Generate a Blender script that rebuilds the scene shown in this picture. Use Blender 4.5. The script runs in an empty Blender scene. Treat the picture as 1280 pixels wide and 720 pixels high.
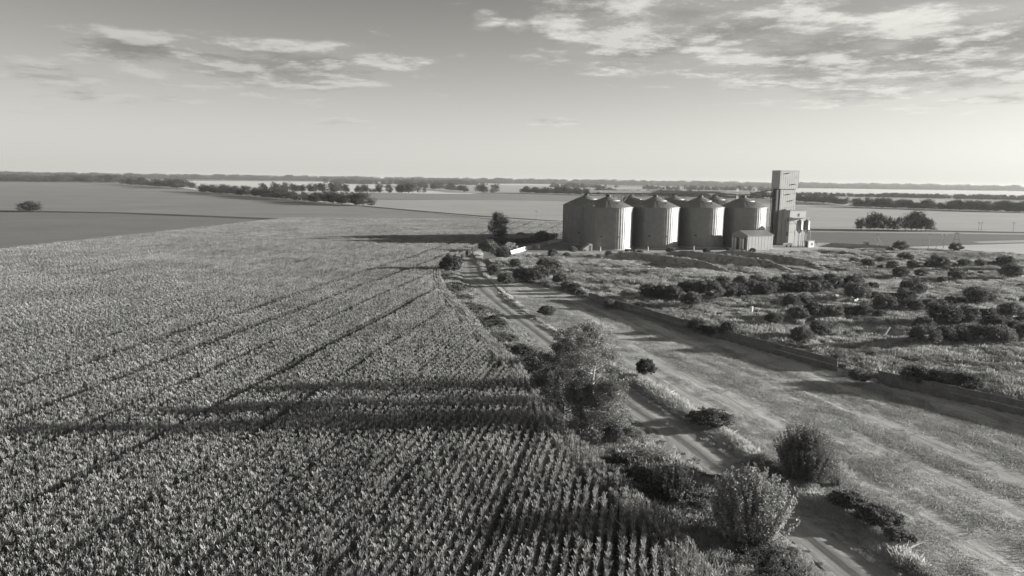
import bpy, math, random
import numpy as np
from math import sin, cos, tan, radians, pi, atan2, sqrt, atan

# ------------------------------------------------------------------ camera, world, sun, exposure
S = bpy.context.scene
C = S.collection
FPX, HC = 900.0, 21.0
PITCH, ROLL = radians(8.54), radians(0.783)
cam_d = bpy.data.cameras.new('camera')
cam = bpy.data.objects.new('camera', cam_d)
C.objects.link(cam)
cam_d.sensor_width = 36.0
cam_d.lens = FPX / 1280 * 36.0
cam_d.clip_start, cam_d.clip_end = 0.5, 60000
_a = pi / 2 - PITCH
RX = np.array([[1, 0, 0], [0, cos(_a), -sin(_a)], [0, sin(_a), cos(_a)]])
RZ = np.array([[cos(ROLL), -sin(ROLL), 0], [sin(ROLL), cos(ROLL), 0], [0, 0, 1]])
MC = RX @ RZ
import mathutils
m4 = mathutils.Matrix([list(MC[0]) + [0], list(MC[1]) + [0], list(MC[2]) + [HC], [0, 0, 0, 1]])
cam.matrix_world = m4
S.camera = cam
S.view_settings.view_transform = 'Standard'
S.view_settings.look = 'None'
S.view_settings.gamma = 1.0
S.view_settings.exposure = 1.4
S.cycles.max_bounces = 6
S.cycles.transparent_max_bounces = 6
S.cycles.volume_bounces = 1
SUN_EL, SUN_AZ = radians(9.8), radians(83.0)      # azimuth clockwise from +Y
SKY_K, SUN_K = 0.038, 4.8
TINT = (1.0, 0.99, 0.925)
sd = bpy.data.lights.new('sun', 'SUN')
sd.energy = SUN_K; sd.angle = radians(0.6); sd.color = TINT
sun = bpy.data.objects.new('sun', sd); C.objects.link(sun)
sv = mathutils.Vector((sin(SUN_AZ) * cos(SUN_EL), cos(SUN_AZ) * cos(SUN_EL), sin(SUN_EL)))
sun.rotation_euler = sv.to_track_quat('Z', 'Y').to_euler()
sun.location = (200, 20, 120)


class NT:
    """small helper to write node trees"""
    def __init__(s, tree): s.t = tree; s.n = tree.nodes; s.l = tree.links
    def node(s, typ, **kw):
        n = s.n.new(typ)
        for k, v in kw.items():
            setattr(n, k, v)
        return n
    def put(s, sock, v):
        if isinstance(v, bpy.types.NodeSocket): s.l.new(v, sock)
        else: sock.default_value = v
    def m(s, op, a, b=None, c=None):
        n = s.n.new('ShaderNodeMath'); n.operation = op
        s.put(n.inputs[0], a)
        if b is not None: s.put(n.inputs[1], b)
        if c is not None: s.put(n.inputs[2], c)
        return n.outputs[0]
    def xyz(s, x, y, z):
        n = s.n.new('ShaderNodeCombineXYZ')
        s.put(n.inputs[0], x); s.put(n.inputs[1], y); s.put(n.inputs[2], z)
        return n.outputs[0]
    def noise(s, vec, scale, detail=4, rough=0.55, dist=0.0):
        n = s.n.new('ShaderNodeTexNoise'); s.put(n.inputs['Vector'], vec)
        n.inputs['Scale'].default_value = scale; n.inputs['Detail'].default_value = detail
        n.inputs['Roughness'].default_value = rough; n.inputs['Distortion'].default_value = dist
        return n.outputs['Fac']
    def mapr(s, v, a, b, c, d, kind='LINEAR'):
        n = s.n.new('ShaderNodeMapRange'); n.interpolation_type = kind
        s.put(n.inputs['Value'], v)
        for k, x in zip(('From Min', 'From Max', 'To Min', 'To Max'), (a, b, c, d)): s.put(n.inputs[k], x)
        return n.outputs['Result']


W = bpy.data.worlds.new('World'); S.world = W; W.use_nodes = True
w = NT(W.node_tree); w.n.clear()
sky = w.node('ShaderNodeTexSky', sky_type='NISHITA')
sky.sun_disc = False; sky.sun_elevation = SUN_EL; sky.sun_rotation = SUN_AZ
sky.altitude = 100; sky.air_density = 1.0; sky.dust_density = 2.2; sky.ozone_density = 1.0
sep = w.node('ShaderNodeSeparateColor'); w.l.new(sky.outputs[0], sep.inputs[0])
lum = w.m('ADD', w.m('MULTIPLY', sep.outputs[0], 0.34), w.m('ADD', w.m('MULTIPLY', sep.outputs[1], 0.42), w.m('MULTIPLY', sep.outputs[2], 0.24)))
tc = w.node('ShaderNodeTexCoord')
sx = w.node('ShaderNodeSeparateXYZ'); w.l.new(tc.outputs['Generated'], sx.inputs[0])
X, Y, Z = sx.outputs
# black-and-white film response: the wide sky compressed a little
az = w.m('ARCTAN2', X, Y)
# pale haze low in the sky, brighter towards the sun's side
ch_ = w.m('ADD', w.m('MULTIPLY', X, sin(SUN_AZ)), w.m('MULTIPLY', Y, cos(SUN_AZ)))
low = w.m('EXPONENT', w.m('MULTIPLY', w.m('POWER', w.m('DIVIDE', w.m('MAXIMUM', Z, 0.0), 0.138), 1.5), -1.0))
low = w.m('MULTIPLY', low, w.m('MULTIPLY', w.m('ADD', 0.99, w.m('MULTIPLY', ch_, 0.17)), 0.215))
LUM = w.m('ADD', w.m('MULTIPLY', lum, SKY_K), low)
zz = w.m('ADD', w.m('MAXIMUM', Z, 0.0), 0.06)
P1 = w.xyz(w.m('DIVIDE', X, zz), w.m('DIVIDE', Y, zz), 0.0)
P2 = w.xyz(w.m('ADD', w.m('DIVIDE', X, zz), 0.16), w.m('SUBTRACT', w.m('DIVIDE', Y, zz), 0.32), 0.0)
n1 = w.noise(P1, 2.1, 9, 0.66)
n2 = w.noise(P2, 2.1, 9, 0.66)
def azel(px, py):
    d = MC @ np.array([(px - 640) / FPX, -(py - 360) / FPX, -1.0]); d = d / np.linalg.norm(d)
    return atan2(d[0], d[1]), d[2]
clouds = [(120, 120, 120, 10, .55), (330, 176, 120, 5, .35), (165, 62, 70, 17, .95), (340, 82, 150, 30, .95), (410, 95, 60, 18, .6), (482, 74, 52, 10, .9), (60, 96, 90, 18, .6), (425, 153, 60, 8, .55),
          (703, 152, 50, 6, .7), (605, 28, 24, 13, .8), (645, 36, 16, 9, .8), (40, 137, 70, 8, .45), (190, 160, 90, 6, .3), (210, 180, 80, 4, .25),
          (800, 48, 110, 40, 1.0), (780, 85, 70, 16, .7), (930, 40, 130, 30, 1.0), (1040, 70, 150, 38, 1.1), (1190, 62, 150, 45, 1.1), (1060, 117, 100, 15, .8),
          (900, 2, 220, 14, .8), (1240, 124, 60, 8, .8), (1180, 20, 120, 15, .8), (870, 8, 90, 10, .8), (1150, -50, 300, 40, .7)]
mask = None
for (px, py, rx, ry, st) in clouds:
    a0, e0 = azel(px, py)
    da = w.m('MULTIPLY', w.m('SUBTRACT', az, a0), FPX / rx)
    de = w.m('MULTIPLY', w.m('SUBTRACT', Z, e0), FPX / ry)
    q = w.m('ADD', w.m('MULTIPLY', da, da), w.m('MULTIPLY', de, de))
    g = w.m('MULTIPLY', w.m('EXPONENT', w.m('MULTIPLY', q, -0.8)), st)
    mask = g if mask is None else w.m('MAXIMUM', mask, g)
# scattered small clouds over the rest of the sky, beyond the picture
beh = w.m('MULTIPLY', w.mapr(w.noise(P1, 0.28, 2, 0.5), 0.5, 0.7, 0, 0.8), w.mapr(w.m('ABSOLUTE', az), 0.75, 1.0, 0, 1))
mask = w.m('MAXIMUM', mask, beh)
dens = w.m('ADD', w.m('MULTIPLY', mask, 0.61), w.m('MULTIPLY', n1, 1.22))
cov = w.mapr(dens, 0.80, 1.10, 0, 1, 'SMOOTHSTEP')
relief = w.m('SUBTRACT', n1, n2)
side = w.mapr(ch_, -0.5, 0.6, 0.63, 1.0)
clum = w.mapr(relief, -0.07, 0.15, 0.46, 0.90, 'SMOOTHSTEP')
thin = w.mapr(dens, 0.88, 1.22, 0.10, -0.12)
clum = w.m('MULTIPLY', w.m('MULTIPLY', w.m('ADD', clum, thin), side), 0.379)
opac = w.m('MULTIPLY', cov, w.mapr(Z, 0.02, 0.16, 0.35, 0.92))
fin = w.m('ADD', w.m('MULTIPLY', LUM, w.m('SUBTRACT', 1.0, opac)), w.m('MULTIPLY', clum, opac))
col = w.node('ShaderNodeCombineColor')
for i in range(3): w.put(col.inputs[i], w.m('MULTIPLY', fin, TINT[i]))
bg = w.node('ShaderNodeBackground'); w.l.new(col.outputs[0], bg.inputs['Color']); bg.inputs['Strength'].default_value = 1.0
wo = w.node('ShaderNodeOutputWorld'); w.l.new(bg.outputs[0], wo.inputs['Surface'])

# ------------------------------------------------------------------ helpers
rng = np.random.default_rng(7)
random.seed(7)


def G(px, py, z=0.0, far=14000.0):
    """where the ray through a pixel of the photograph meets the level z"""
    d = MC @ np.array([(px - 640) / FPX, -(py - 360) / FPX, -1.0])
    if d[2] > -1e-5: t = far
    else: t = min((z - HC) / d[2], far)
    return np.array([d[0] * t, d[1] * t])


def proj(p):
    v = (np.asarray(p, float) - np.array([0, 0, HC])) @ MC
    return 640 - FPX * v[..., 0] / v[..., 2], 360 + FPX * v[..., 1] / v[..., 2]


_lat = rng.random((256, 256))
def vnoise(x, y, s):
    x = np.asarray(x, float) / s + 1000.3; y = np.asarray(y, float) / s + 1000.7
    xi = np.floor(x).astype(int); yi = np.floor(y).astype(int); fx = x - xi; fy = y - yi
    fx = fx * fx * (3 - 2 * fx); fy = fy * fy * (3 - 2 * fy)
    f = lambda a, b: _lat[a % 256, b % 256]
    return (f(xi, yi) * (1 - fx) + f(xi + 1, yi) * fx) * (1 - fy) + (f(xi, yi + 1) * (1 - fx) + f(xi + 1, yi + 1) * fx) * fy


def inside(poly, x, y):
    x = np.asarray(x, float); y = np.asarray(y, float)
    c = np.zeros(x.shape, bool); n = len(poly)
    for i in range(n):
        x1, y1 = poly[i]; x2, y2 = poly[(i + 1) % n]
        if y1 == y2: continue
        k = ((y1 > y) != (y2 > y)) & (x < (x2 - x1) * (y - y1) / (y2 - y1) + x1)
        c ^= k
    return c


def dist_line(line, x, y):
    """distance of points to a polyline"""
    d = np.full(np.shape(x), 1e9)
    for (x1, y1), (x2, y2) in zip(line[:-1], line[1:]):
        L = (x2 - x1) ** 2 + (y2 - y1) ** 2 + 1e-9
        t = np.clip(((x - x1) * (x2 - x1) + (y - y1) * (y2 - y1)) / L, 0, 1)
        d = np.minimum(d, np.hypot(x - x1 - t * (x2 - x1), y - y1 - t * (y2 - y1)))
    return d


def mesh_np(name, V, F, mats=(), midx=None, smooth=False):
    """V (n,3); F list of lists or (m,k) array"""
    me = bpy.data.meshes.new(name)
    if isinstance(F, np.ndarray):
        V = np.asarray(V, np.float32)
        me.vertices.add(len(V)); me.vertices.foreach_set('co', V.ravel())
        k = F.shape[1]
        me.loops.add(F.size); me.loops.foreach_set('vertex_index', F.astype(np.int32).ravel())
        me.polygons.add(len(F)); me.polygons.foreach_set('loop_start', np.arange(0, F.size, k, dtype=np.int32))
        me.update(calc_edges=True)
    else:
        me.from_pydata([tuple(v) for v in V], [], [tuple(f) for f in F]); me.update()
    for m in mats: me.materials.append(m)
    if midx is not None: me.polygons.foreach_set('material_index', np.asarray(midx, np.int32))
    if smooth: me.polygons.foreach_set('use_smooth', np.ones(len(me.polygons), bool))
    return me


class MB:
    """collects solids, becomes ONE mesh"""
    def __init__(s): s.v = []; s.f = []
    def add(s, V, F):
        b = len(s.v); s.v += [tuple(float(c) for c in p) for p in V]; s.f += [tuple(b + i for i in f) for f in F]
        return s
    def box(s, x0, x1, y0, y1, z0, z1):
        V = [(x, y, z) for z in (z0, z1) for y in (y0, y1) for x in (x0, x1)]
        return s.add(V, [(0, 2, 3, 1), (4, 5, 7, 6), (0, 1, 5, 4), (2, 6, 7, 3), (0, 4, 6, 2), (1, 3, 7, 5)])
    def tube(s, p, q, r0, r1=None, n=6, cap=True):
        r1 = r0 if r1 is None else r1
        p = np.array(p, float); q = np.array(q, float); d = q - p; d /= np.linalg.norm(d) + 1e-9
        a = np.cross(d, (0, 0, 1) if abs(d[2]) < .9 else (1, 0, 0)); a /= np.linalg.norm(a); b = np.cross(d, a)
        V = [c + r * (cos(2 * pi * i / n) * a + sin(2 * pi * i / n) * b) for c, r in ((p, r0), (q, r1)) for i in range(n)]
        F = [(i, i + n, (i + 1) % n + n, (i + 1) % n) for i in range(n)]
        if cap: F += [tuple(range(n)), tuple(range(2 * n - 1, n - 1, -1))]
        return s.add(V, F)
    def lathe(s, prof, n=24, cx=0, cy=0):
        V = [(cx + r * cos(2 * pi * i / n), cy + r * sin(2 * pi * i / n), z) for r, z in prof for i in range(n)]
        F = [(k * n + i, k * n + (i + 1) % n, (k + 1) * n + (i + 1) % n, (k + 1) * n + i) for k in range(len(prof) - 1) for i in range(n)]
        return s.add(V, F)
    def build(s, name, mat, parent=None, smooth=False):
        o = bpy.data.objects.new(name, mesh_np(name, s.v, s.f, [mat], smooth=smooth)); C.objects.link(o)
        if parent is not None: o.parent = parent
        return o


def link(name, me, parent=None, loc=(0, 0, 0), rz=0.0):
    o = bpy.data.objects.new(name, me); C.objects.link(o)
    o.location = loc; o.rotation_euler = (0, 0, rz)
    if parent is not None: o.parent = parent
    return o


def tag(o, label=None, cat=None, group=None, kind=None):
    if label: o['label'] = label
    if cat: o['category'] = cat
    if group: o['group'] = group
    if kind: o['kind'] = kind
    return o


def empty(name, loc, rz=0.0):
    o = bpy.data.objects.new(name, None); C.objects.link(o)
    o.location = loc; o.rotation_euler = (0, 0, rz); o.empty_display_size = 0.5
    return o


def copy_tree(o, parent=None):
    c = o.copy(); C.objects.link(c); c.parent = parent
    for ch in kids.get(o.name, []): copy_tree(ch, c)
    return c
kids = {}


# ------------------------------------------------------------------ materials (all grey: the photograph is black and white)
def g3(v): return (v, v, v, 1)


def mat(name, v, amp=0.25, scale=0.5, rough=0.9, bump=0.0, bscale=8.0, metal=0.0, stretch=None, rot=0.0, scale2=None, amp2=0.0, isl=0.0, spec=0.3):
    M_ = bpy.data.materials.new(name); M_.use_nodes = True
    t = NT(M_.node_tree); b = t.n['Principled BSDF']
    tcn = t.node('ShaderNodeNewGeometry')
    vec = tcn.outputs['Position']
    if stretch:
        mp = t.node('ShaderNodeVectorRotate', rotation_type='Z_AXIS'); t.put(mp.inputs['Vector'], vec); mp.inputs['Angle'].default_value = rot
        mu = t.node('ShaderNodeVectorMath', operation='MULTIPLY'); t.put(mu.inputs[0], mp.outputs[0]); mu.inputs[1].default_value = stretch
        vec = mu.outputs[0]
    n = t.noise(vec, scale, 6, 0.6)
    val = t.m('MULTIPLY', t.mapr(n, 0.25, 0.75, 1 - amp, 1 + amp), v)
    if scale2:
        n2_ = t.noise(tcn.outputs['Position'], scale2, 5, 0.65)
        val = t.m('MULTIPLY', val, t.mapr(n2_, 0.3, 0.7, 1 - amp2, 1 + amp2))
    if isl:
        val = t.m('MULTIPLY', val, t.mapr(tcn.outputs['Random Per Island'], 0, 1, 1 - isl, 1 + isl))
    cc = t.node('ShaderNodeCombineColor')
    for i in range(3): t.put(cc.inputs[i], val)
    t.l.new(cc.outputs[0], b.inputs['Base Color'])
    b.inputs['Roughness'].default_value = rough; b.inputs['Metallic'].default_value = metal
    b.inputs['Specular IOR Level'].default_value = spec
    if bump:
        bn = t.node('ShaderNodeBump'); bn.inputs['Strength'].default_value = 1.0; bn.inputs['Distance'].default_value = bump
        t.put(bn.inputs['Height'], t.noise(vec, bscale, 6, 0.65)); t.l.new(bn.outputs[0], b.inputs['Normal'])
    return M_


def leafmat(name, v, amp=0.35, trans=0.3, rnd=0.2, gl=0.10):
    M_ = bpy.data.materials.new(name); M_.use_nodes = True
    t = NT(M_.node_tree); t.n.clear()
    ge = t.node('ShaderNodeNewGeometry'); oi = t.node('ShaderNodeObjectInfo')
    k = t.m('MULTIPLY', t.mapr(ge.outputs['Random Per Island'], 0, 1, 1 - amp, 1 + amp), t.mapr(oi.outputs['Random'], 0, 1, 1 - rnd, 1 + rnd))
    k = t.m('MULTIPLY', k, t.mapr(t.noise(ge.outputs['Position'], 0.05, 3), 0.3, 0.7, 0.85, 1.15))
    k = t.m('MULTIPLY', k, t.mapr(t.noise(ge.outputs['Position'], 0.35, 3), 0.3, 0.7, 0.80, 1.20))
    val = t.m('MULTIPLY', k, v)
    cc = t.node('ShaderNodeCombineColor')
    for i in range(3): t.put(cc.inputs[i], val)
    d = t.node('ShaderNodeBsdfDiffuse'); t.l.new(cc.outputs[0], d.inputs['Color'])
    tr = t.node('ShaderNodeBsdfTranslucent'); t.l.new(cc.outputs[0], tr.inputs['Color'])
    mx = t.node('ShaderNodeMixShader'); mx.inputs[0].default_value = trans
    t.l.new(d.outputs[0], mx.inputs[1]); t.l.new(tr.outputs[0], mx.inputs[2])
    gg = t.node('ShaderNodeBsdfGlossy'); gg.inputs['Roughness'].default_value = 0.5; gg.inputs['Color'].default_value = (.6, .6, .6, 1)
    m2 = t.node('ShaderNodeMixShader'); m2.inputs[0].default_value = gl
    t.l.new(mx.outputs[0], m2.inputs[1]); t.l.new(gg.outputs[0], m2.inputs[2])
    o = t.node('ShaderNodeOutputMaterial'); t.l.new(m2.outputs[0], o.inputs['Surface'])
    return M_


M = {
    'ground': mat('dry_ground', 0.17, 0.3, 0.01, scale2=0.25, amp2=0.2),
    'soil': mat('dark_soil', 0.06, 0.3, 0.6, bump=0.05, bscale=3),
    'weedland': mat('weedy_ground', 0.29, 0.3, 0.07, scale2=0.6, amp2=0.3, bump=0.06, bscale=1.4),
    'verge': mat('verge_ground', 0.20, 0.35, 0.4, scale2=2.0, amp2=0.3, bump=0.06, bscale=3),
    'yard': mat('gravel_yard', 0.30, 0.2, 0.15, scale2=0.8, amp2=0.2, bump=0.02, bscale=5),
    'concrete': mat('concrete', 0.34, 0.15, 0.7, scale2=3, amp2=0.12),
    'white': mat('white_paint', 0.75, 0.06, 0.8, rough=0.6),
    'dark': mat('dark_steel', 0.10, 0.2, 1.0, rough=0.6, metal=0.3),
    'steel': mat('galvanised_steel', 0.30, 0.15, 0.8, rough=0.5, metal=0.6),
    'cladding': mat('sheet_cladding', 0.40, 0.08, 0.5, rough=0.55, metal=0.15),
    'cladding2': mat('grey_cladding', 0.30, 0.08, 0.5, rough=0.6, metal=0.1),
    'roofm': mat('roof_sheet', 0.30, 0.12, 0.8, rough=0.45, metal=0.5),
    'fence': mat('weathered_concrete', 0.15, 0.25, 0.8, scale2=3, amp2=0.2),
    'wood': mat('grey_wood', 0.16, 0.2, 2.0),
    'bark': mat('bark', 0.10, 0.3, 3.0, bump=0.02),
    'leafmid': leafmat('mid_foliage', 0.19, trans=0.3, gl=0.03),
    'birch': mat('pale_bark', 0.42, 0.3, 2.0, bump=0.01),
    'leaf': leafmat('foliage', 0.16, gl=0.03),
    'leafdark': leafmat('dark_foliage', 0.12, trans=0.3, gl=0.02),
    'leafpale': leafmat('pale_foliage', 0.33, trans=0.3, gl=0.03),
    'corn': leafmat('corn_leaf', 0.215, 0.25, 0.35, 0.15, 0.05),
    'tassel': leafmat('corn_tassel', 0.32, 0.25, 0.3, 0.1, 0.0),
    'grass': leafmat('dry_grass', 0.38, 0.35, 0.35, 0.25, 0.0),
    'weed': leafmat('weeds', 0.27, 0.4, 0.3, 0.3, 0.0),
    'farleaf': leafmat('far_foliage', 0.075, 0.3, 0.2, 0.25, 0.0),
}


# ------------------------------------------------------------------ flat sheets of land
def sheet(name, pts, material, z, kind='structure', world=False, label=None, sub=0):
    P = [tuple(p) for p in pts] if world else [tuple(G(px, py, z)) for px, py in pts]
    me = mesh_np(name, [(x, y, z) for x, y in P], [list(range(len(P)))], [material])
    import bmesh
    bm = bmesh.new(); bm.from_mesh(me); bmesh.ops.triangulate(bm, faces=bm.faces[:])
    for f in bm.faces:
        if f.normal.z < 0: f.normal_flip()
    bm.to_mesh(me); bm.free()
    o = link(name, me); tag(o, kind=kind)
    if label: o['label'] = label
    return o


def fieldmat(name, v, az_deg, amp=0.1, line=0.06, scale=0.02, ls=0.3):
    """crop seen from afar: broad patches, and faint drilling lines along az_deg"""
    M_ = bpy.data.materials.new(name); M_.use_nodes = True
    t = NT(M_.node_tree); b = t.n['Principled BSDF']
    ge = t.node('ShaderNodeNewGeometry')
    vr = t.node('ShaderNodeVectorRotate', rotation_type='Z_AXIS'); t.put(vr.inputs['Vector'], ge.outputs['Position']); vr.inputs['Angle'].default_value = radians(az_deg)
    mu = t.node('ShaderNodeVectorMath', operation='MULTIPLY'); t.put(mu.inputs[0], vr.outputs[0]); mu.inputs[1].default_value = (1, 0.02, 1)
    n = t.noise(ge.outputs['Position'], scale, 5, 0.6); l = t.noise(mu.outputs[0], ls, 3, 0.6)
    f = t.noise(ge.outputs['Position'], 0.7, 4, 0.7)
    val = t.m('MULTIPLY', t.m('MULTIPLY', t.mapr(n, 0.3, 0.7, 1 - amp, 1 + amp), t.mapr(l, 0.3, 0.7, 1 - line, 1 + line)), t.mapr(f, 0.3, 0.7, 0.9 * v, 1.1 * v))
    cc = t.node('ShaderNodeCombineColor')
    for i in range(3): t.put(cc.inputs[i], val)
    t.l.new(cc.outputs[0], b.inputs['Base Color']); b.inputs['Roughness'].default_value = 1.0; b.inputs['Specular IOR Level'].default_value = 0.1
    return M_


R = 30000
sheet('ground', [(-R, -R), (R, -R), (R, R), (-R, R)], M['ground'], -0.02, world=True)
FM = {k: fieldmat('field_' + k, v, a, amp, ln) for k, v, a, amp, ln in [
    ('mid', 0.235, 60, .10, .14), ('soy', 0.19, 60, .10, .12), ('wheat', 0.58, 40, .08, .08), ('stubble', 0.34, 20, .08, .08),
    ('tan', 0.35, 70, .10, .13), ('dark', 0.14, 80, .10, .10), ('sand', 0.45, 80, .08, .06), ('track', 0.07, 60, .3, .1), ('pale', 0.42, 70, .08, .08)]}
sheet('field', [(-300, 224.5), (160, 228), (258, 240), (455, 257.5), (600, 271), (600, 277), (360, 274), (150, 266), (-300, 260)], FM['mid'], 0.03)
sheet('field', [(-300, 261), (150, 267), (360, 275.5), (361, 277), (0, 320), (-300, 356)], FM['soy'], 0.02)
sheet('farm_track', [(-300, 259.5), (0, 262.8), (150, 265.3), (360, 273.4), (600, 275.6), (704, 279.8), (704, 281), (600, 277.4), (360, 275.6), (150, 267), (0, 264.2), (-300, 261.5)], FM['track'], 0.07)
sheet('field', [(180, 225.6), (520, 228.0), (760, 231), (760, 238), (640, 237), (587, 242.5), (440, 241), (455, 257), (258, 239.5), (200, 231)], FM['wheat'], 0.10)
sheet('field', [(600, 230.5), (990, 237), (990, 244), (652, 241), (560, 240.5), (470, 232)], FM['tan'], 0.14)
sheet('field', [(430, 241.5), (587, 242.3), (652, 242), (990, 249), (990, 256), (640, 250.5), (450, 249)], FM['mid'], 0.18)
sheet('field', [(440, 249.5), (640, 250.2), (720, 252), (990, 256), (990, 284), (704, 279), (600, 272), (455, 257.5)], FM['tan'], 0.16)
sheet('farm_track', [(455, 257.2), (600, 269.5), (704, 276.2), (704, 277.2), (600, 270.8), (455, 258.0)], FM['track'], 0.21)
sheet('field', [(985, 234.5), (1280, 237.5), (1700, 243), (1700, 251), (1280, 248), (985, 243)], FM['wheat'], 0.22)
sheet('field', [(985, 243), (1280, 249), (1700, 257), (1700, 268), (1280, 263), (1075, 258), (985, 254)], FM['stubble'], 0.14)
sheet('field', [(985, 256), (1075, 258.5), (1280, 265.5), (1700, 277), (1700, 300), (1280, 290.5), (1010, 285.5), (985, 285)], FM['tan'], 0.12)
sheet('farm_track', [(1000, 285.4), (1130, 287.2), (1280, 290), (1700, 299), (1700, 301), (1280, 291.3), (1130, 288.6), (1000, 286.6)], FM['track'], 0.16)
sheet('field', [(1000, 287), (1280, 291.6), (1700, 301), (1700, 308), (1280, 293.5), (1000, 289.5)], FM['tan'], 0.05)
sheet('field', [(1000, 290), (1280, 294), (1700, 309), (1700, 318), (1280, 304), (1130, 308), (1000, 310)], FM['dark'], 0.04)
sheet('field', [(1215, 302), (1280, 300), (1500, 303), (1500, 306), (1280, 303), (1225, 304)], FM['stubble'], 0.06)
sheet('sandy_track', [(1115, 309.5), (1200, 306.5), (1290, 304.0), (1700, 315), (1700, 350), (1280, 320.5), (1160, 312)], FM['sand'], 0.03)

# ------------------------------------------------------------------ outlines of the near land
road_L = [(560, 305), (575, 314), (581, 322), (576, 334), (580, 350), (589, 362), (620, 387), (661, 419), (716, 466), (773, 513), (814, 538), (849, 567), (883, 594), (950, 645), (1005, 689), (1036, 719), (1110, 790)]
road_R = [(590, 303), (602, 313), (604, 322), (609, 338), (614, 350), (621, 362), (647, 386), (699, 420), (760, 466), (838, 518), (858, 533), (905, 562), (945, 594), (985, 625), (1030, 656), (1070, 687), (1127, 719), (1200, 775)]
RL = np.array([G(*p) for p in road_L]); RR = np.array([G(*p) for p in road_R])
def resample(P, n):
    P = np.asarray(P, float); d = np.r_[0, np.cumsum(np.hypot(*np.diff(P, axis=0).T))]
    t = np.linspace(0, d[-1], n)
    for _ in range(2): pass
    return np.c_[np.interp(t, d, P[:, 0]), np.interp(t, d, P[:, 1])]
def smooth(P, k=2):
    P = np.array(P, float)
    for _ in range(k):
        Q = P.copy(); Q[1:-1] = (P[:-2] + 2 * P[1:-1] + P[2:]) / 4; P = Q
    return P
NR = 120
RLs = smooth(resample(RL, NR), 4); RRs = smooth(resample(RR, NR), 4)

corn_edge_px = [(910, 735), (895, 715), (867, 677), (858, 668), (830, 637), (797, 608), (768, 586), (740, 562), (700, 530), (690, 508), (672, 482), (643, 445), (607, 412), (585, 387), (560, 362), (552, 346), (552, 334), (572, 322), (590, 311)]
CE = smooth(resample([G(px, py, 1.6) for px, py in corn_edge_px], 90), 3)
corn_poly = [tuple(p) for p in CE] + [tuple(G(px, py)) for px, py in [(612, 304), (645, 306), (690, 301), (704, 297), (704, 282), (600, 278), (360, 277.2), (0, 320.5), (-330, 360)]] + [(-60, 24), (8, 24)]
sheet('corn_field_soil', corn_poly, M['soil'], 0.05, world=True)

mown_L = [(606, 345), (630, 365), (655, 388), (700, 418), (760, 455), (805, 478), (850, 505), (905, 540), (950, 572), (1000, 607), (1060, 650), (1120, 690), (1175, 735), (1240, 790)]
fence_px = [(700, 364), (736, 376), (770, 386), (855, 411), (915, 428), (960, 441), (1015, 456), (1047, 465), (1100, 480), (1180, 498), (1242, 511), (1280, 521), (1420, 556)]
FN = [G(*p) for p in fence_px]
mown_poly = [tuple(G(*p)) for p in mown_L] + [tuple(p) for p in FN[::-1]] + [tuple(G(*p)) for p in [(672, 357), (645, 349), (620, 343)]]

FAZ = atan2(*(G(1280, 700) - G(660, 365)))
mownm = bpy.data.materials.new('mown_grass'); mownm.use_nodes = True
t = NT(mownm.node_tree); b = t.n['Principled BSDF']; ge = t.node('ShaderNodeNewGeometry')
vr = t.node('ShaderNodeVectorRotate', rotation_type='Z_AXIS'); t.put(vr.inputs['Vector'], ge.outputs['Position']); vr.inputs['Angle'].default_value = FAZ
def strv(k):
    mu = t.node('ShaderNodeVectorMath', operation='MULTIPLY'); t.put(mu.inputs[0], vr.outputs[0]); mu.inputs[1].default_value = (1, k, 1); return mu.outputs[0]
na = t.noise(strv(.10), 1.5, 6, .65, .2); nb = t.noise(strv(.04), 4.5, 5, .65); nc = t.noise(ge.outputs['Position'], .06, 4, .55); nd = t.noise(ge.outputs['Position'], 5, 5, .7)
val = t.m('MULTIPLY', t.mapr(na, .3, .7, .76, 1.24), t.mapr(nb, .3, .7, .76, 1.24))
val = t.m('MULTIPLY', val, t.m('MULTIPLY', t.mapr(nc, .3, .7, .96, 1.04), t.mapr(nd, .3, .7, .88, 1.12)))
val = t.m('MULTIPLY', val, 0.40)
cc = t.node('ShaderNodeCombineColor')
for i in range(3): t.put(cc.inputs[i], val)
t.l.new(cc.outputs[0], b.inputs['Base Color']); b.inputs['Roughness'].default_value = 1; b.inputs['Specular IOR Level'].default_value = .1
bn = t.node('ShaderNodeBump'); bn.inputs['Distance'].default_value = .07; bn.inputs['Strength'].default_value = .8
t.put(bn.inputs['Height'], t.m('ADD', t.m('MULTIPLY', na, 1.2), t.m('MULTIPLY', nd, .5))); t.l.new(bn.outputs[0], b.inputs['Normal'])


def gridland(name, poly, material, step, hfun, z0, label=None):
    P = np.array(poly); x0, y0 = P.min(0); x1, y1 = P.max(0)
    xs = np.arange(x0, x1 + step, step); ys = np.arange(y0, y1 + step, step)
    XX, YY = np.meshgrid(xs, ys); ins = inside(poly, XX, YY)
    ZZ = z0 + hfun(XX, YY) * ins
    nx = len(xs); idx = np.arange(XX.size).reshape(XX.shape)
    k = ins[:-1, :-1] | ins[1:, :-1] | ins[:-1, 1:] | ins[1:, 1:]
    Q = np.stack([idx[:-1, :-1][k], idx[:-1, 1:][k], idx[1:, 1:][k], idx[1:, :-1][k]], 1)
    used = np.unique(Q); re = np.full(XX.size, -1); re[used] = np.arange(len(used))
    V = np.stack([XX.ravel(), YY.ravel(), np.where(ins, ZZ, -0.1).ravel()], 1)[used]
    o = link(name, mesh_np(name, V, re[Q], [material], smooth=True)); tag(o, kind='structure')
    return o


def h_mown(x, y):
    u = x * cos(FAZ) - y * sin(FAZ); v = x * sin(FAZ) + y * cos(FAZ)
    return .09 * vnoise(u, v * .16, 1.5) + .05 * vnoise(u, v * .4, 6)
gridland('mown_field', mown_poly, mownm, 0.7, h_mown, 0.03)

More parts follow.
